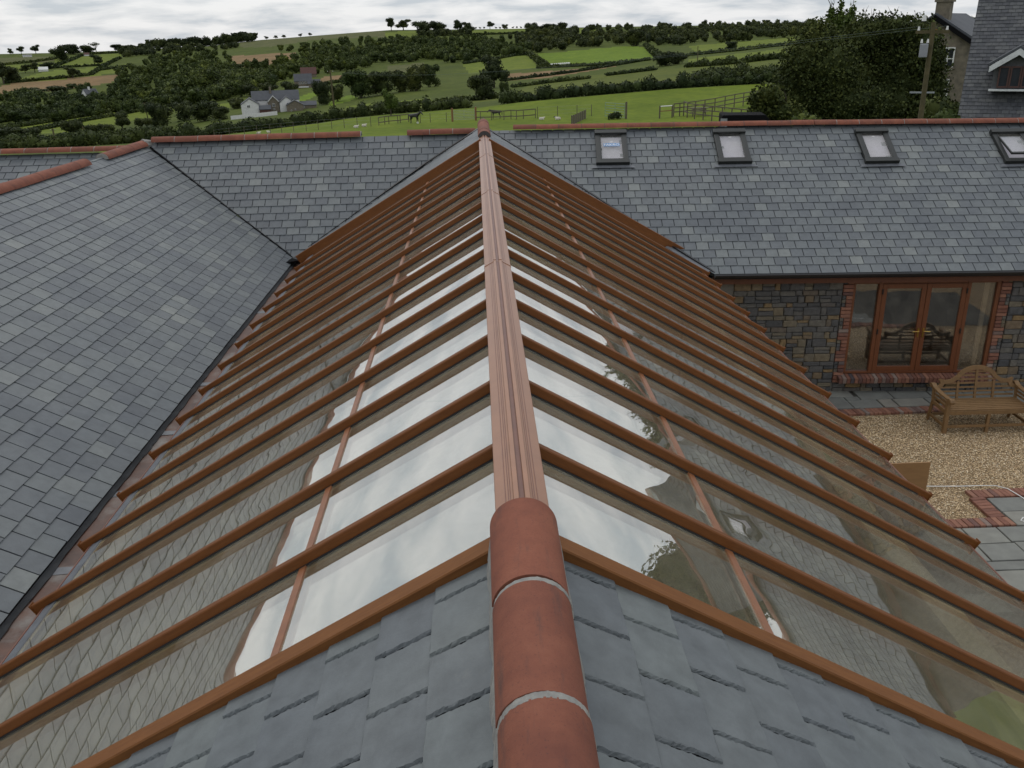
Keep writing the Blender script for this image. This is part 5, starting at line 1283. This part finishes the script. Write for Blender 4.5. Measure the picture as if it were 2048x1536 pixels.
mb = MB(); inv = Matrix.Translation(-g2) ; Mi = (Matrix.Translation(g2) @ Matrix.Rotation(yaw2, 4, 'Z')).inverted()
for i in range(3):
    a, b = Mi @ pa[i], Mi @ pa[i + 1]; th = Vector((0, .25, 0)); dn, upz = Vector((0, 0, -1)), Vector((0, 0, 1.6))
    mb.add([a + dn, b + dn, b + dn + th, a + dn + th, a + upz, b + upz, b + upz + th, a + upz + th], [(0, 1, 5, 4), (1, 2, 6, 5), (2, 3, 7, 6), (3, 0, 4, 7), (4, 5, 6, 7), (0, 3, 2, 1)])
mb.build('wall_panel', M_render, gw)
g, r, yaw, k = site(617, 217)
ob = thing('stone_outbuilding', 'small stone outbuilding with slate roof right of the farmhouse', 'outbuilding', g, yaw)
block(ob, k, -17 * k, 15 * k, 0, 0, 5, 12 * k, 6 * k, 'x', M_housestone, M_farroof); win(ob, -8 * k, 3 * k, 3 * k, 3 * k, -.06)
g, r, yaw, k = site(612, 176)
h2 = thing('valley_house', 'slate-roofed house with white windows above the farmhouse', 'house', g, yaw)
block(h2, k, -20 * k, 12 * k, 0, 2, 10, 24 * k, 12 * k, 'x', M_housestone, M_farroof); block(h2, k, 4 * k, 27 * k, 0, 0, 6, 14 * k, 7 * k, 'x', M_housestone, M_farroof)
for x in (-10, -5, 0): win(h2, x * k, 9 * k, 3.4 * k, 4 * k, 1.9)
mb = MB(); mb.box((-4 * k, -.1, 2 * k), (18 * k, .2, 2.2 * k)); mb.build('white_band', M_render, h2)
g, r, yaw, k = site(618, 155); h3 = thing('red_roofed_house', 'house with a dull red roof half hidden behind the valley house', 'house', g, yaw); block(h3, k, -14 * k, 14 * k, 0, 0, 9, 17 * k, 6 * k, 'x', M_housestone, M_redroof)
g, r, yaw, k = site(463, 178); h4 = thing('bungalow', 'small bungalow with red roof and white chimney left of the farmhouse', 'house', g, yaw); block(h4, k, -11 * k, 10 * k, 0, 0, 7, 12 * k, 5 * k, 'x', M_render, M_redroof); mb = MB(); mb.box((-5 * k, 1, 10 * k), (3 * k, .8, 7 * k)); mb.build('chimney', M_render, h4); win(h4, 3 * k, 2.5 * k, 3 * k, 2.5 * k, -.06)
g, r, yaw, k = site(187, 199); h5 = thing('white_cottage', 'white cottage with grey roof among the trees on the left', 'house', g, yaw + .5); block(h5, k, -11 * k, 11 * k, 0, 0, 7, 17 * k, 9 * k, 'x', M_render, M_farroof); mb = MB(); mb.box((-1 * k, 3, 18 * k), (3 * k, .9, 6 * k)); mb.build('chimney', M_render, h5); win(h5, -4 * k, 5 * k, 3 * k, 3 * k, -.06); win(h5, 4 * k, 5 * k, 3 * k, 3 * k, -.06)
g, r, yaw, k = site(146, 209); h6 = thing('half_hidden_cottage', 'pale cottage mostly hidden by trees below the tan left field', 'house', g, yaw); block(h6, k, -7 * k, 7 * k, 0, 0, 6, 9 * k, 5 * k, 'x', M_render, M_farroof)
g, r, yaw, k = site(174, 112); h7 = thing('skyline_house', 'tiny white house just under the left skyline', 'house', g, yaw); block(h7, k, -4 * k, 4 * k, 0, 0, 6, 5 * k, 2.5 * k, 'x', M_render, M_redroof)
g, r, yaw, k = site(893, 67); h8 = thing('skyline_barn', 'pale farm roof among the central skyline trees', 'barn', g, yaw); block(h8, k, -10 * k, 10 * k, 0, -6, 4, 6 * k, 3 * k, 'x', M_render, M_lead)
g, r, yaw, k = site(87, 143); tn = thing('marquee', 'small white marquee tent in the upper left field', 'tent', g, yaw); block(tn, k, -7.5 * k, 7.5 * k, 0, 0, 6, 7 * k, 3 * k, 'x', M_white, M_white, sink=.5)
g, r, yaw, k = site(55, 114); h9 = thing('skyline_sheds', 'row of low pale sheds under the left skyline', 'shed', g, yaw); block(h9, k, -7 * k, 7 * k, 0, 0, 5, 3.4 * k, 2 * k, 'x', M_render, M_lead)
bale_me = None
for i in range(11):
    g, r = on_ground(1096 + i * 4.2, 131.5 - i * .32); mb = MB()
    if bale_me is None:
        kk = r / FPX; mb.tube([(-1.6 * kk, 0, 1.5 * kk), (1.6 * kk, 0, 1.5 * kk)], 1.9 * kk, 10); bale_me = mb.mesh('silage_bale', M_white, True)
    o = link('silage_bale', bale_me); o.location = g; o.rotation_euler = (0, 0, random.uniform(-.4, .4)); tag(o, 'one of a row of white wrapped bales at the foot of the bright field', 'bale', 'white wrapped bales in the bright field')

# ------------------------------------------------------------------ stone house and slate house on the right
g, r, yaw, k = site(1880, 245, 85)
X = lambda p: (p - 1872) * k
zc_ = CAMP.z
def Zr(y, x=1880): return CAMP.z + 85 * (sight(x, y).z / math.hypot(sight(x, y).x, sight(x, y).y)) - g.z
sh = thing('stone_house', 'tall stone house with gable, chimney and white windows behind the big trees', 'house', ground_at(1842, 245, 85), yaw - .25)
za, zeave = Zr(33, 1872), Zr(88, 1942)
block(sh, k, -3.5, 3.5, 0, 0, 9, za, zeave, 'y', M_housestone, M_farroof, over=.3)
for s in (-1, 1):
    mb = MB(); mb.prism([(s * 3.85, zeave - .55), (0, za - .28), (0, za + .12), (s * 3.85, zeave - .15)], lambda p: Vector((p[0], -.32, p[1])), lambda p: Vector((p[0], -.42, p[1]))); mb.build('bargeboard', M_black, sh)
mb = MB(); mb.box((.35, .6, za + .3), (1.1, .9, 2.0)); mb.box((.35, .6, za + 1.2), (1.35, 1.1, .25)); ch = mb.build('chimney', M_housestone, sh)
mb = MB(); mb.tube([(.35, .6, za + 1.3), (.35, .6, za + 1.6)], [.17, .13], 10); mb.build('chimney_pot', M_tile, ch)
win(sh, 1.35, Zr(117, 1905), 1.0, 1.75, -.06, bars=2); win(sh, 1.25, Zr(178, 1902), 1.0, 1.6, -.06, bars=2)
mb = MB(); mb.box((1.35, -.1, Zr(136, 1905)), (1.35, .25, .14)); mb.build('window_sill', M_housestone, sh)
mb = MB(); mb.box((.1, -.12, Zr(64, 1872)), (.3, .2, .42)); mb.build('alarm_box', pm('alarm_yellow', (.55, .28, .03)), sh)
# slate house: roof slope towards the viewer with a dormer
rs = 43.0; s0 = sight(1985, 243); gS = ground_at(1985, 243, rs); yawS = -math.atan2(gS.x - CAMP.x, gS.y - CAMP.y); kS = rs / FPX * 1.05
slh = thing('slate_house', 'steep dark slate roof with white-edged dormer at the top right', 'house', gS, yawS)
MiS = (Matrix.Translation(gS) @ Matrix.Rotation(yawS, 4, 'Z')).inverted()
def atS(x, y, depth):
    """sighted point on the vertical plane at local depth"""
    d = MiS.to_3x3() @ sight(x, y); c = MiS @ CAMP; t = (depth - c.y) / d.y; return c + d * t
b0 = atS(1913, 246, 0); tilt = math.radians(52)
upS = Vector((0, math.cos(tilt), math.sin(tilt))); NS = Vector((0, -math.sin(tilt), math.cos(tilt)))
def onS(x, y):
    d = MiS.to_3x3() @ sight(x, y); c = MiS @ CAMP; t = (b0 - c).dot(NS) / d.dot(NS); return c + d * t
top = onS(1957, 1); Lv = (top - b0).dot(upS) + .15; xl0 = b0.x; xl1 = top.x
O_ = b0 - upS * 1.0
reg = [(0, 0), (7.5, 0), (7.5, Lv + 1.0), (xl1 - xl0, Lv + 1.0)]
FS = frame(O_, Vector((1, 0, 0)), upS, NS)
dk = MB(); dk.prism(reg, lambda p: FS @ Vector((p[0], p[1], -.12)), lambda p: FS @ Vector((p[0], p[1], -.02))); rfS = dk.build('roof', M_deck, slh)
bx0, bx1 = atS(1985, 130, 0).x - b0.x, 7.5
def slates_joined(parent, F_, reg, gauge, width, mat, seed):
    rnd = random.Random(seed); mb = MB(); v1 = max(p[1] for p in reg); s1 = max(p[0] for p in reg); v = 0; r_ = 0
    while v < v1:
        s = -width + (r_ % 2) * width / 2
        while s < s1:
            poly = clip_region([(s + .006, v), (s + width - .006, v), (s + width - .006, v + gauge * 1.1), (s + .006, v + gauge * 1.1)], reg); s += width
            if len(poly) < 3: continue
            n = len(poly); j = rnd.uniform(0, .008); h = lambda p: .022 + j - (p[1] - v) / gauge * .018
            mb.add([F_ @ Vector((p[0], p[1], h(p) - .02)) for p in poly] + [F_ @ Vector((p[0], p[1], h(p))) for p in poly], [tuple(range(n, 2 * n))] + [(i, (i + 1) % n, n + (i + 1) % n, n + i) for i in range(n)])
        v += gauge; r_ += 1
    return stuff(mb.build('slate_field', mat, parent))
slates_joined(rfS, FS, reg, .185, .27, M_slate_old, 3)
tr0, tr1 = FS @ Vector((xl1 - xl0, Lv + 1.02, 0)), FS @ Vector((7.5, Lv + 1.02, 0))
mb = MB(); mb.tube([tr0, tr1], .13, 10); mb.build('ridge_roll', M_tile, slh)
mb = MB(); mb.box(FS @ Vector((3.7, 1.5, -3.0)), (7.2, 4.5, 6.5)); 
mb = MB(); yb_ = O_.y + .5; mb.prism([(O_.y + .3, -3), (O_.y + 6.5, -3), (O_.y + 6.5, O_.z), (tr0.y + .1, tr0.z - .2), (O_.y + .3, O_.z + .1)], lambda p: Vector((O_.x + .5, p[0], p[1])), lambda p: Vector((O_.x + 7.4, p[0], p[1]))); mb.build('wall', M_housestone, slh)
# dormer
apx = onS(2040, 102) ; yD = onS(2040, 175).y - .55
aD = atS(2041, 97, yD); eL = atS(1979, 133, yD); sill = atS(1990, 178, yD); wl = atS(1992, 150, yD)
hwD = aD.x - eL.x; xcD = aD.x
mb = MB(); zs = sill.z
mb.prism([(xcD - hwD * .82, zs - .1), (xcD + hwD * .82, zs - .1), (xcD + hwD * .82, eL.z + .05), (xcD, aD.z - .25), (xcD - hwD * .82, eL.z + .05)], lambda p: Vector((p[0], yD + .12, p[1])), lambda p: Vector((p[0], yD + 3.5, p[1]))); mb.build('dormer_wall', M_slate_old, slh)
mb = MB()
for s in (-1, 1): mb.prism([(xcD, aD.z + .02), (xcD + s * (hwD + .05), eL.z + .02), (xcD + s * (hwD + .05), eL.z + .12), (xcD, aD.z + .12)], lambda p: Vector((p[0], yD - .22, p[1])), lambda p: Vector((p[0], yD + 3.6, p[1])))
mb.build('dormer_roof', M_farroof, slh)
for s in (-1, 1):
    mb = MB(); mb.prism([(xcD, aD.z - .24), (xcD + s * hwD, eL.z - .22), (xcD + s * hwD, eL.z + .015), (xcD, aD.z + .015)], lambda p: Vector((p[0], yD - .25, p[1])), lambda p: Vector((p[0], yD - .19, p[1]))); mb.build('bargeboard', M_barge, slh)
wz1 = atS(2000, 132, yD).z; w0 = atS(1996, 150, yD).x
ww = (2 * xcD - w0) - w0
for q in range(3): win(slh, w0 + ww * (q + .5) / 3, (zs + .04 + wz1) / 2, ww / 3 - .02, wz1 - zs - .06, yD + .05, M_brownframe, M_winpane, bars=0)
mb = MB(); mb.box((xcD, yD - .02, zs - .04), (hwD * 1.8, .35, .07)); mb.build('dormer_sill', M_barge, slh)

# ------------------------------------------------------------------ poles, fences, paddock things
def pole(xb, yb, xt, yt, r, label, arm=True, rad=.11, name='utility_pole'):
    g = ground_at(xb, yb, r) if r else on_ground(xb, yb)[0]; rr = math.hypot(g.x - CAMP.x, g.y - CAMP.y)
    s = sight(xt, yt); t = CAMP + s * (rr / math.hypot(s.x, s.y)); o = thing(name, label, 'pole', g); mb = MB()
    mb.tube([(0, 0, -.3), (t - g) * .5, t - g], [rad * 1.25, rad * 1.05, rad * .85], 10); mb.build('shaft', M_pole, o)
    a = math.atan2(g.x - CAMP.x, g.y - CAMP.y); side = Vector((math.cos(a), -math.sin(a), 0))
    if arm:
        mb = MB(); c = (t - g) - Vector((0, 0, .35)); mb.box(c, (1.2, .1, .12), Matrix.Rotation(-a, 3, 'Z')); mb.build('crossarm', M_pole, o)
        for s_ in (-1, 1):
            mb = MB(); q = c + side * (s_ * .5); mb.tube([q + Vector((0, 0, .06)), q + Vector((0, 0, .2))], [.05, .035], 8); mb.build('insulator', M_white, o)
    return o, t, side
BP, bt, bside = pole(1838, 262, 1868, 44, 40, 'tall wooden pole with grey transformer in front of the big trees', True, .10)
gB = BP.location
aB = math.atan2(gB.x - CAMP.x, gB.y - CAMP.y); RB = Matrix.Rotation(-aB, 3, 'Z')
def zB(y, x): s = sight(x, y); rr = math.hypot(gB.x - CAMP.x, gB.y - CAMP.y); return CAMP + s * (rr / math.hypot(s.x, s.y)) - gB
mb = MB(); c = zB(101, 1841); mb.box(c + Vector((0, -.25, 0)), (.30, .30, .50), RB); tf = mb.build('transformer', M_transf, BP, bevel=.03)
for q in (-.12, .12):
    mb = MB(); mb.tube([c + Vector((q, -.25, .28)), c + Vector((q, -.25, .42))], [.05, .03], 8); mb.build('bushing', M_white, tf)
mb = MB(); c2 = zB(185, 1844); mb.box(c2, (.9, .06, .06), RB); mb.build('step_bracket', M_steel, BP)
mb = MB(); ia = zB(42, 1848); mb.tube([ia, ia + Vector((0, 0, .22))], [.09, .06], 8); mb.build('insulator', M_white, BP)
VP1, vt1, _ = pole(673, 262, 660, 140, 185, 'tall thin pole rising from the paddock edge in front of the farm trees', True, .16)
wires = thing('overhead_wires', 'thin wires strung from the near pole across to the valley', 'wires', bt)
for q in (-.5, .5):
    a_, b_ = bt + bside * q - Vector((0, 0, .15)), vt1 + Vector((0, 0, -.15)) + bside * q; pl = []
    for i in range(25):
        t = i / 24; p_ = a_.lerp(b_, t); p_.z -= 5.0 * t * (1 - t); pl.append(p_ - bt)
    mb = MB(); mb.tube(pl, .0045, 4); mb.build('wire', M_wire, wires)
pole(300, 254, 288, 205, None, 'leaning pole rising from the dark clump left of the farm', True, .2)
pole(171, 277, 165, 253, None, 'short pole among the bushes over the left ridge', False, .2)
pole(111, 286, 105, 257, None, 'leftmost short pole among the bushes', True, .2)
pole(1395, 128, 1396, 92, None, 'far thin pole in the fields left of the big tree', False, .2)

def fence(pts, hpx, nr, label, mat=M_post, name='rail_fence', wire=False, prad=.055, cat='fence', topoff=0, ro=None):
    G = [on_ground(*p)[0] if ro is None else ground_at(p[0], p[1], ro) for p in pts]; o = thing(name, label, cat, G[0])
    tops = []
    for (x, y), g in zip(pts, G):
        rr = math.hypot(g.x - CAMP.x, g.y - CAMP.y); h = hpx * rr / FPX; mb = MB(); b = g - G[0]
        mb.tube([b + Vector((0, 0, -.2)), b + Vector((random.uniform(-.02, .02), 0, h))], [prad, prad * .9], 6); mb.build('post', mat, o); tops.append((b, h))
    for i in range(len(tops) - 1):
        for j in range(nr):
            (a, ha), (b, hb) = tops[i], tops[i + 1]; f = (j + .75) / (nr - .05) if not wire else (j + 1) / (nr + .2); f = .97 - j * (.62 / max(1, nr - 1)) if nr > 1 else .95
            mb = MB(); p0, p1 = a + Vector((0, 0, ha * f)), b + Vector((0, 0, hb * f))
            if wire: mb.tube([p0, p1], .006, 4)
            else:
                d = (p1 - p0).normalized(); n_ = Vector((-d.y, d.x, 0)) * .03; z_ = Vector((0, 0, .06))
                mb.add([p0 - n_ - z_, p1 - n_ - z_, p1 + n_ - z_, p0 + n_ - z_, p0 - n_ + z_, p1 - n_ + z_, p1 + n_ + z_, p0 + n_ + z_], [(0, 1, 5, 4), (1, 2, 6, 5), (2, 3, 7, 6), (3, 0, 4, 7), (4, 5, 6, 7), (0, 3, 2, 1)])
            mb.build('wire_strand' if wire else 'rail', M_steel if wire else mat, o)
    return o
fence([(430, 280), (460, 276), (490, 273), (515, 270), (541, 268), (564, 266), (588, 264), (613, 262), (637, 259.5), (664, 258), (689, 256), (715, 254.5), (742, 253)], 18, 3, 'wire fence on thin posts along the left of the paddock', name='wire_fence', wire=True, prad=.045)
fence([(758, 251), (770, 249), (778, 248), (796, 246.5), (801, 246), (817, 244)], 15, 2, 'short rail fence left of the standing black horse', prad=.06)
fence([(841, 246), (861, 245), (893, 243.5), (905, 243)], 17, 3, 'wire fence between the black horse and the steel gate', name='wire_fence', wire=True, prad=.05)
fence([(952, 241), (961, 241), (983, 240.5), (1008, 240), (1022, 238.5), (1033, 239), (1047, 238), (1071, 236)], 17, 2, 'rail fence in front of the dark pony', prad=.06)
fence([(1075, 237), (1115, 235), (1154, 233), (1183, 232)], 21, 3, 'wire fence behind the two lying sheep', name='wire_fence', wire=True, prad=.05)
fence([(1347, 233.5), (1359, 232.5), (1390, 229), (1409, 226), (1429, 223), (1449, 219), (1468, 215.5), (1486, 212.5), (1500, 210), (1520, 207)], 24, 3, 'long rail fence climbing to the big dark trees', prad=.075)
fence([(1367, 232), (1374, 235.5), (1389, 238), (1406, 240), (1423, 242), (1443, 244), (1462, 246), (1481, 248), (1500, 250)], 27, 3, 'nearer rail fence running behind the black trailer', prad=.075)
g_ = [on_ground(905, 243.5)[0], on_ground(952, 241)[0]]; rr = (g_[0] - CAMP).length; k = rr / FPX
gt = thing('field_gate', 'pale steel field gate between two brown posts', 'gate', g_[0]); d = g_[1] - g_[0]; H = 20 * k
for q in (0, 1):
    mb = MB(); mb.tube([d * q + Vector((0, 0, -.2)), d * q + Vector((0, 0, 25 * k))], .13, 8); mb.build('gate_post', M_plank, gt)
for j in range(7):
    mb = MB(); zz = .25 + (H - .25) * (j / 6) ; mb.tube([d * .06 + Vector((0, 0, zz)), d * .95 + Vector((0, 0, zz))], .022, 6); mb.build('bar', M_steel, gt)
for q in (.06, .5, .95):
    mb = MB(); mb.tube([d * q + Vector((0, 0, .2)), d * q + Vector((0, 0, H))], .022, 6); mb.build('upright', M_steel, gt)
gA, gB2 = on_ground(1210, 235)[0], on_ground(1252, 238)[0]; k = (gA - CAMP).length / FPX
lg = thing('leaning_gate', 'green metal gate leaning against a post in the paddock', 'gate', gA); d = gB2 - gA; H = 27 * k
for j in range(6):
    mb = MB(); zz = .2 + (H - .2) * j / 5; mb.tube([Vector((0, 0, zz)), d * .93 + Vector((0, 0, zz - .05))], .03, 6); mb.build('bar', M_grpaint, lg)
for q in (0, .48, .93):
    mb = MB(); mb.tube([d * q + Vector((0, 0, .1)), d * q + Vector((0, 0, H))], .03, 6); mb.build('upright', M_grpaint, lg)
mb = MB(); mb.tube([d + Vector((0, 0, -.2)), d + Vector((0, 0, 30 * k))], .12, 8); mb.build('gate_post', M_post, lg)
g = on_ground(1231, 239)[0]; k = (g - CAMP).length / FPX
q = lobes_mesh([(-.5, 0, .35, .5, .4, .4), (.3, 0, .4, .5, .4, .4), (0, 0, .5, .5, .4, .4)], .12, 1.2, .8, 1, .4, RNG)
o = link('nettle_clump', mesh_mixed('nettle_clump', *q, M_leaf_dk)); o.location = g; tag(o, 'dark clump of weeds at the foot of the leaning green gate', 'weeds')
fp = [on_ground(1142 + i * 4.3, 251 - i * 2.1)[0] for i in range(8)]; k = (fp[3] - CAMP).length / FPX
pf = thing('plank_fence', 'short gappy plank fence running away from the ridge tiles', 'fence', fp[0])
for i in range(7):
    a, b = fp[i] - fp[0], fp[i + 1] - fp[0]; n_ = Vector((.05, 0, 0)); mb = MB(); h = 17 * k
    dd = (b - a) * .22; a2, b2 = a + dd, b - dd
    mb.add([a2 - n_, b2 - n_, b2 + n_, a2 + n_] + [v + Vector((0, 0, h + random.uniform(-.05, .05))) for v in (a2 - n_, b2 - n_, b2 + n_, a2 + n_)], [(0, 1, 5, 4), (1, 2, 6, 5), (2, 3, 7, 6), (3, 0, 4, 7), (4, 5, 6, 7), (0, 3, 2, 1)]); mb.build('plank', M_post, pf)
ja, jb = on_ground(1319, 237)[0], on_ground(1344, 235)[0]; k = (ja - CAMP).length / FPX
jp = thing('jump_fence', 'pony jump of two posts with a white top pole', 'jump', ja); d = jb - ja
for q in (0, 1):
    mb = MB(); mb.tube([d * q + Vector((0, 0, -.1)), d * q + Vector((0, 0, 23 * k))], .09, 8); mb.build('jump_post', M_post, jp)
mb = MB(); mb.tube([d * .02 + Vector((0, 0, 21.5 * k)), d * .98 + Vector((0, 0, 21.5 * k))], .07, 8); mb.build('top_pole', M_white, jp)
mb = MB(); mb.tube([d * .02 + Vector((0, 0, 13 * k)), d * .98 + Vector((0, 0, 13 * k))], .05, 8); mb.build('lower_pole', M_plank, jp)
g, r, yaw, k = site(1398, 232)
pt = thing('picnic_table', 'wooden picnic table behind the nearer rail fence', 'picnic table', g, yaw); L = 32 * k
for y_ in (-.28, 0, .28):
    mb = MB(); mb.box((0, y_, .95), (L, .26, .06)); mb.build('table_board', M_post, pt)
for s in (-1, 1):
    mb = MB(); mb.box((0, s * .9, .55), (L, .3, .06)); mb.build('seat_board', M_post, pt)
    for s2 in (-1, 1):
        mb = MB(); mb.tube([(s * L * .36, s2 * .25, .92), (s * L * .36, s2 * .8, 0)], .06, 4); mb.build('leg', M_post, pt)
    mb = MB(); mb.box((s * L * .36, 0, .50), (.06, 1.9, .1)); mb.build('cross_beam', M_post, pt)
g = ground_at(1485, 262, 52); yaw = -math.atan2(g.x - CAMP.x, g.y - CAMP.y); k = 52 / FPX
tb = thing('covered_trailer', 'black covered trailer behind the far roof ridge', 'trailer', g, yaw + .12)
def zT(y): s = sight(1485, y); return CAMP.z + 52 * s.z / math.hypot(s.x, s.y) - g.z
zt = zT(227); Lt = 84 * k
mb = MB(); mb.prism([(-Lt / 2, .6), (Lt / 2, .6), (Lt / 2, zt - .22), (Lt / 2 - .2, zt), (-Lt / 2 + .05, zt), (-Lt / 2, zt - .05)], lambda p: Vector((p[0], -.95, p[1])), lambda p: Vector((p[0], .95, p[1]))); mb.build('body', M_black, tb, bevel=.04)
mb = MB(); mb.box((-Lt / 2 + .1, -.97, zt - .4), (.35, .04, .45)); w_ = mb.build('light_panel', M_steel, tb)
for s in (-1, 1):
    for x in (-.5, .5): mb = MB(); mb.tube([(x, s * .85, .33), (x, s * 1.0, .33)], .33, 14); mb.build('wheel', M_black, tb)

# ------------------------------------------------------------------ animals
def skin_body(name, joints, edges, mat, parent=None, sub=2):
    me = bpy.data.meshes.new(name); me.from_pydata([j[:3] for j in joints], edges, []); o = bpy.data.objects.new(name, me); COL.objects.link(o)
    m = o.modifiers.new('skin', 'SKIN'); sv_ = me.skin_vertices[0].data
    for i, j in enumerate(joints): sv_[i].radius = (j[3], j[3] if len(j) < 5 else j[4]); sv_[i].use_root = (i == 0)
    s = o.modifiers.new('sub', 'SUBSURF'); s.levels = s.render_levels = sub
    dg = bpy.context.evaluated_depsgraph_get(); res = bpy.data.meshes.new_from_object(o.evaluated_get(dg)); bpy.data.objects.remove(o)
    res.materials.clear(); res.materials.append(mat); res.polygons.foreach_set('use_smooth', [True] * len(res.polygons)); return res
def horse_mesh(mat, head=0.0):
    J = [(-.62, 0, 1.22, .27), (-.1, 0, 1.14, .28), (.42, 0, 1.18, .27), (.72, 0, 1.42 + head * .4, .17), (.98, 0, 1.70 + head, .115), (1.10, 0, 1.68 + head, .12), (1.38, 0, 1.42 + head, .075), (1.46, 0, 1.36 + head, .06)]
    E_ = [(i, i + 1) for i in range(7)]
    for s in (-1, 1):
        b = len(J); J += [(-.60, s * .15, 1.0, .17), (-.52, s * .17, .80, .11), (-.72, s * .16, .52, .062), (-.68, s * .16, .14, .042), (-.64, s * .16, .02, .06)]; E_ += [(0, b)] + [(b + i, b + i + 1) for i in range(4)]
        b = len(J); J += [(.42, s * .15, .92, .14), (.46, s * .15, .72, .085), (.45, s * .15, .44, .058), (.44, s * .15, .14, .042), (.48, s * .15, .02, .06)]; E_ += [(2, b)] + [(b + i, b + i + 1) for i in range(4)]
        b = len(J); J += [(.98, s * .07, 1.80 + head, .03), (.99, s * .08, 1.90 + head, .015)]; E_ += [(4, b), (b, b + 1)]
    b = len(J); J += [(-.92, 0, 1.28, .06), (-1.02, 0, .95, .07), (-1.0, 0, .5, .03)]; E_ += [(0, b), (b, b + 1), (b + 1, b + 2)]
    return skin_body('body', J, E_, mat)
M_horse = pm('horse_black', (.012, .011, .011), (.008, .007, .007), rough=.5, scale=3)
M_pony = pm('pony_dark', (.028, .024, .022), (.012, .011, .010), rough=.7, scale=2)
M_wool = pm('wool', (.62, .58, .50), (.48, .45, .38), rough=.95, scale=8, bmp=.6, bdist=.03)
M_face = pm('sheep_black', (.03, .028, .026), rough=.9)
def animal(name, me, label, cat, x, y, hpx, mh, rz, extra=None, group=None):
    g, r, yaw, k = site(x, y); o = thing(name, label, cat, g, yaw + rz, group); s = hpx * k / mh; c = link('body', me, o); c.scale = (s, s, s); return o, s
hm = horse_mesh(M_horse, -.12)
o, s = animal('horse', hm, 'black horse standing side-on by the rail fence, facing right', 'horse', 830, 247, 23, 1.75, -.55)
for sy in (-1, 1):
    mb = MB(); mb.tube([(.44 * s, sy * .15 * s, .26 * s), (.45 * s, sy * .15 * s, .14 * s), (.49 * s, sy * .15 * s, .0)], [.052 * s, .065 * s, .075 * s], 8); mb.build('white_sock', M_white, o)
pmesh = horse_mesh(M_pony, -.28)
animal('pony', pmesh, 'dark pony facing left behind the rail fence', 'pony', 992, 238, 18, 1.55, PI)
def sheep_mesh(mat):
    J = [(0, 0, .34, .30, .27), (-.36, 0, .32, .26, .24), (-.56, 0, .30, .12), (.36, 0, .34, .25), (.54, 0, .50, .13), (.64, 0, .60, .10), (.78, 0, .52, .06)]; E_ = [(0, 1), (1, 2), (0, 3), (3, 4), (4, 5), (5, 6)]
    for s_ in (-1, 1):
        b = len(J); J += [(.34, s_ * .2, .12, .09), (.52, s_ * .18, .06, .05), (-.3, s_ * .22, .12, .1), (-.1, s_ * .26, .06, .05), (.62, s_ * .12, .64, .025)]; E_ += [(3, b), (b, b + 1), (1, b + 2), (b + 2, b + 3), (5, b + 4)]
    return skin_body('body', J, E_, mat)
sm = sheep_mesh(M_wool)
for x, y, w, rz, lab in ((1083, 240, 12, .2, 'white sheep lying left of the two by the wire fence'), (1116, 240, 13, PI - .2, 'cream sheep with dark face lying right of the two by the wire fence'), (712, 256, 11, .1, 'left of two white sheep lying just above the ridge tiles'), (728, 253.5, 11, .4, 'right of two white sheep lying just above the ridge tiles'), (517, 268, 9, .2, 'left of two sheep resting near the wire fence on the far left'), (538, 266, 9, 2.6, 'right of two sheep resting near the wire fence on the far left')):
    o, s = animal('sheep', sm, lab, 'sheep', x, y, w, 1.3, rz, group='sheep lying in the paddock')
    if x == 1116:
        mb = MB(); mb.tube([(.52 * s, 0, .60 * s), (.68 * s, 0, .60 * s), (.84 * s, 0, .50 * s)], [.12 * s, .13 * s, .075 * s], 8); mb.build('face', M_face, o)
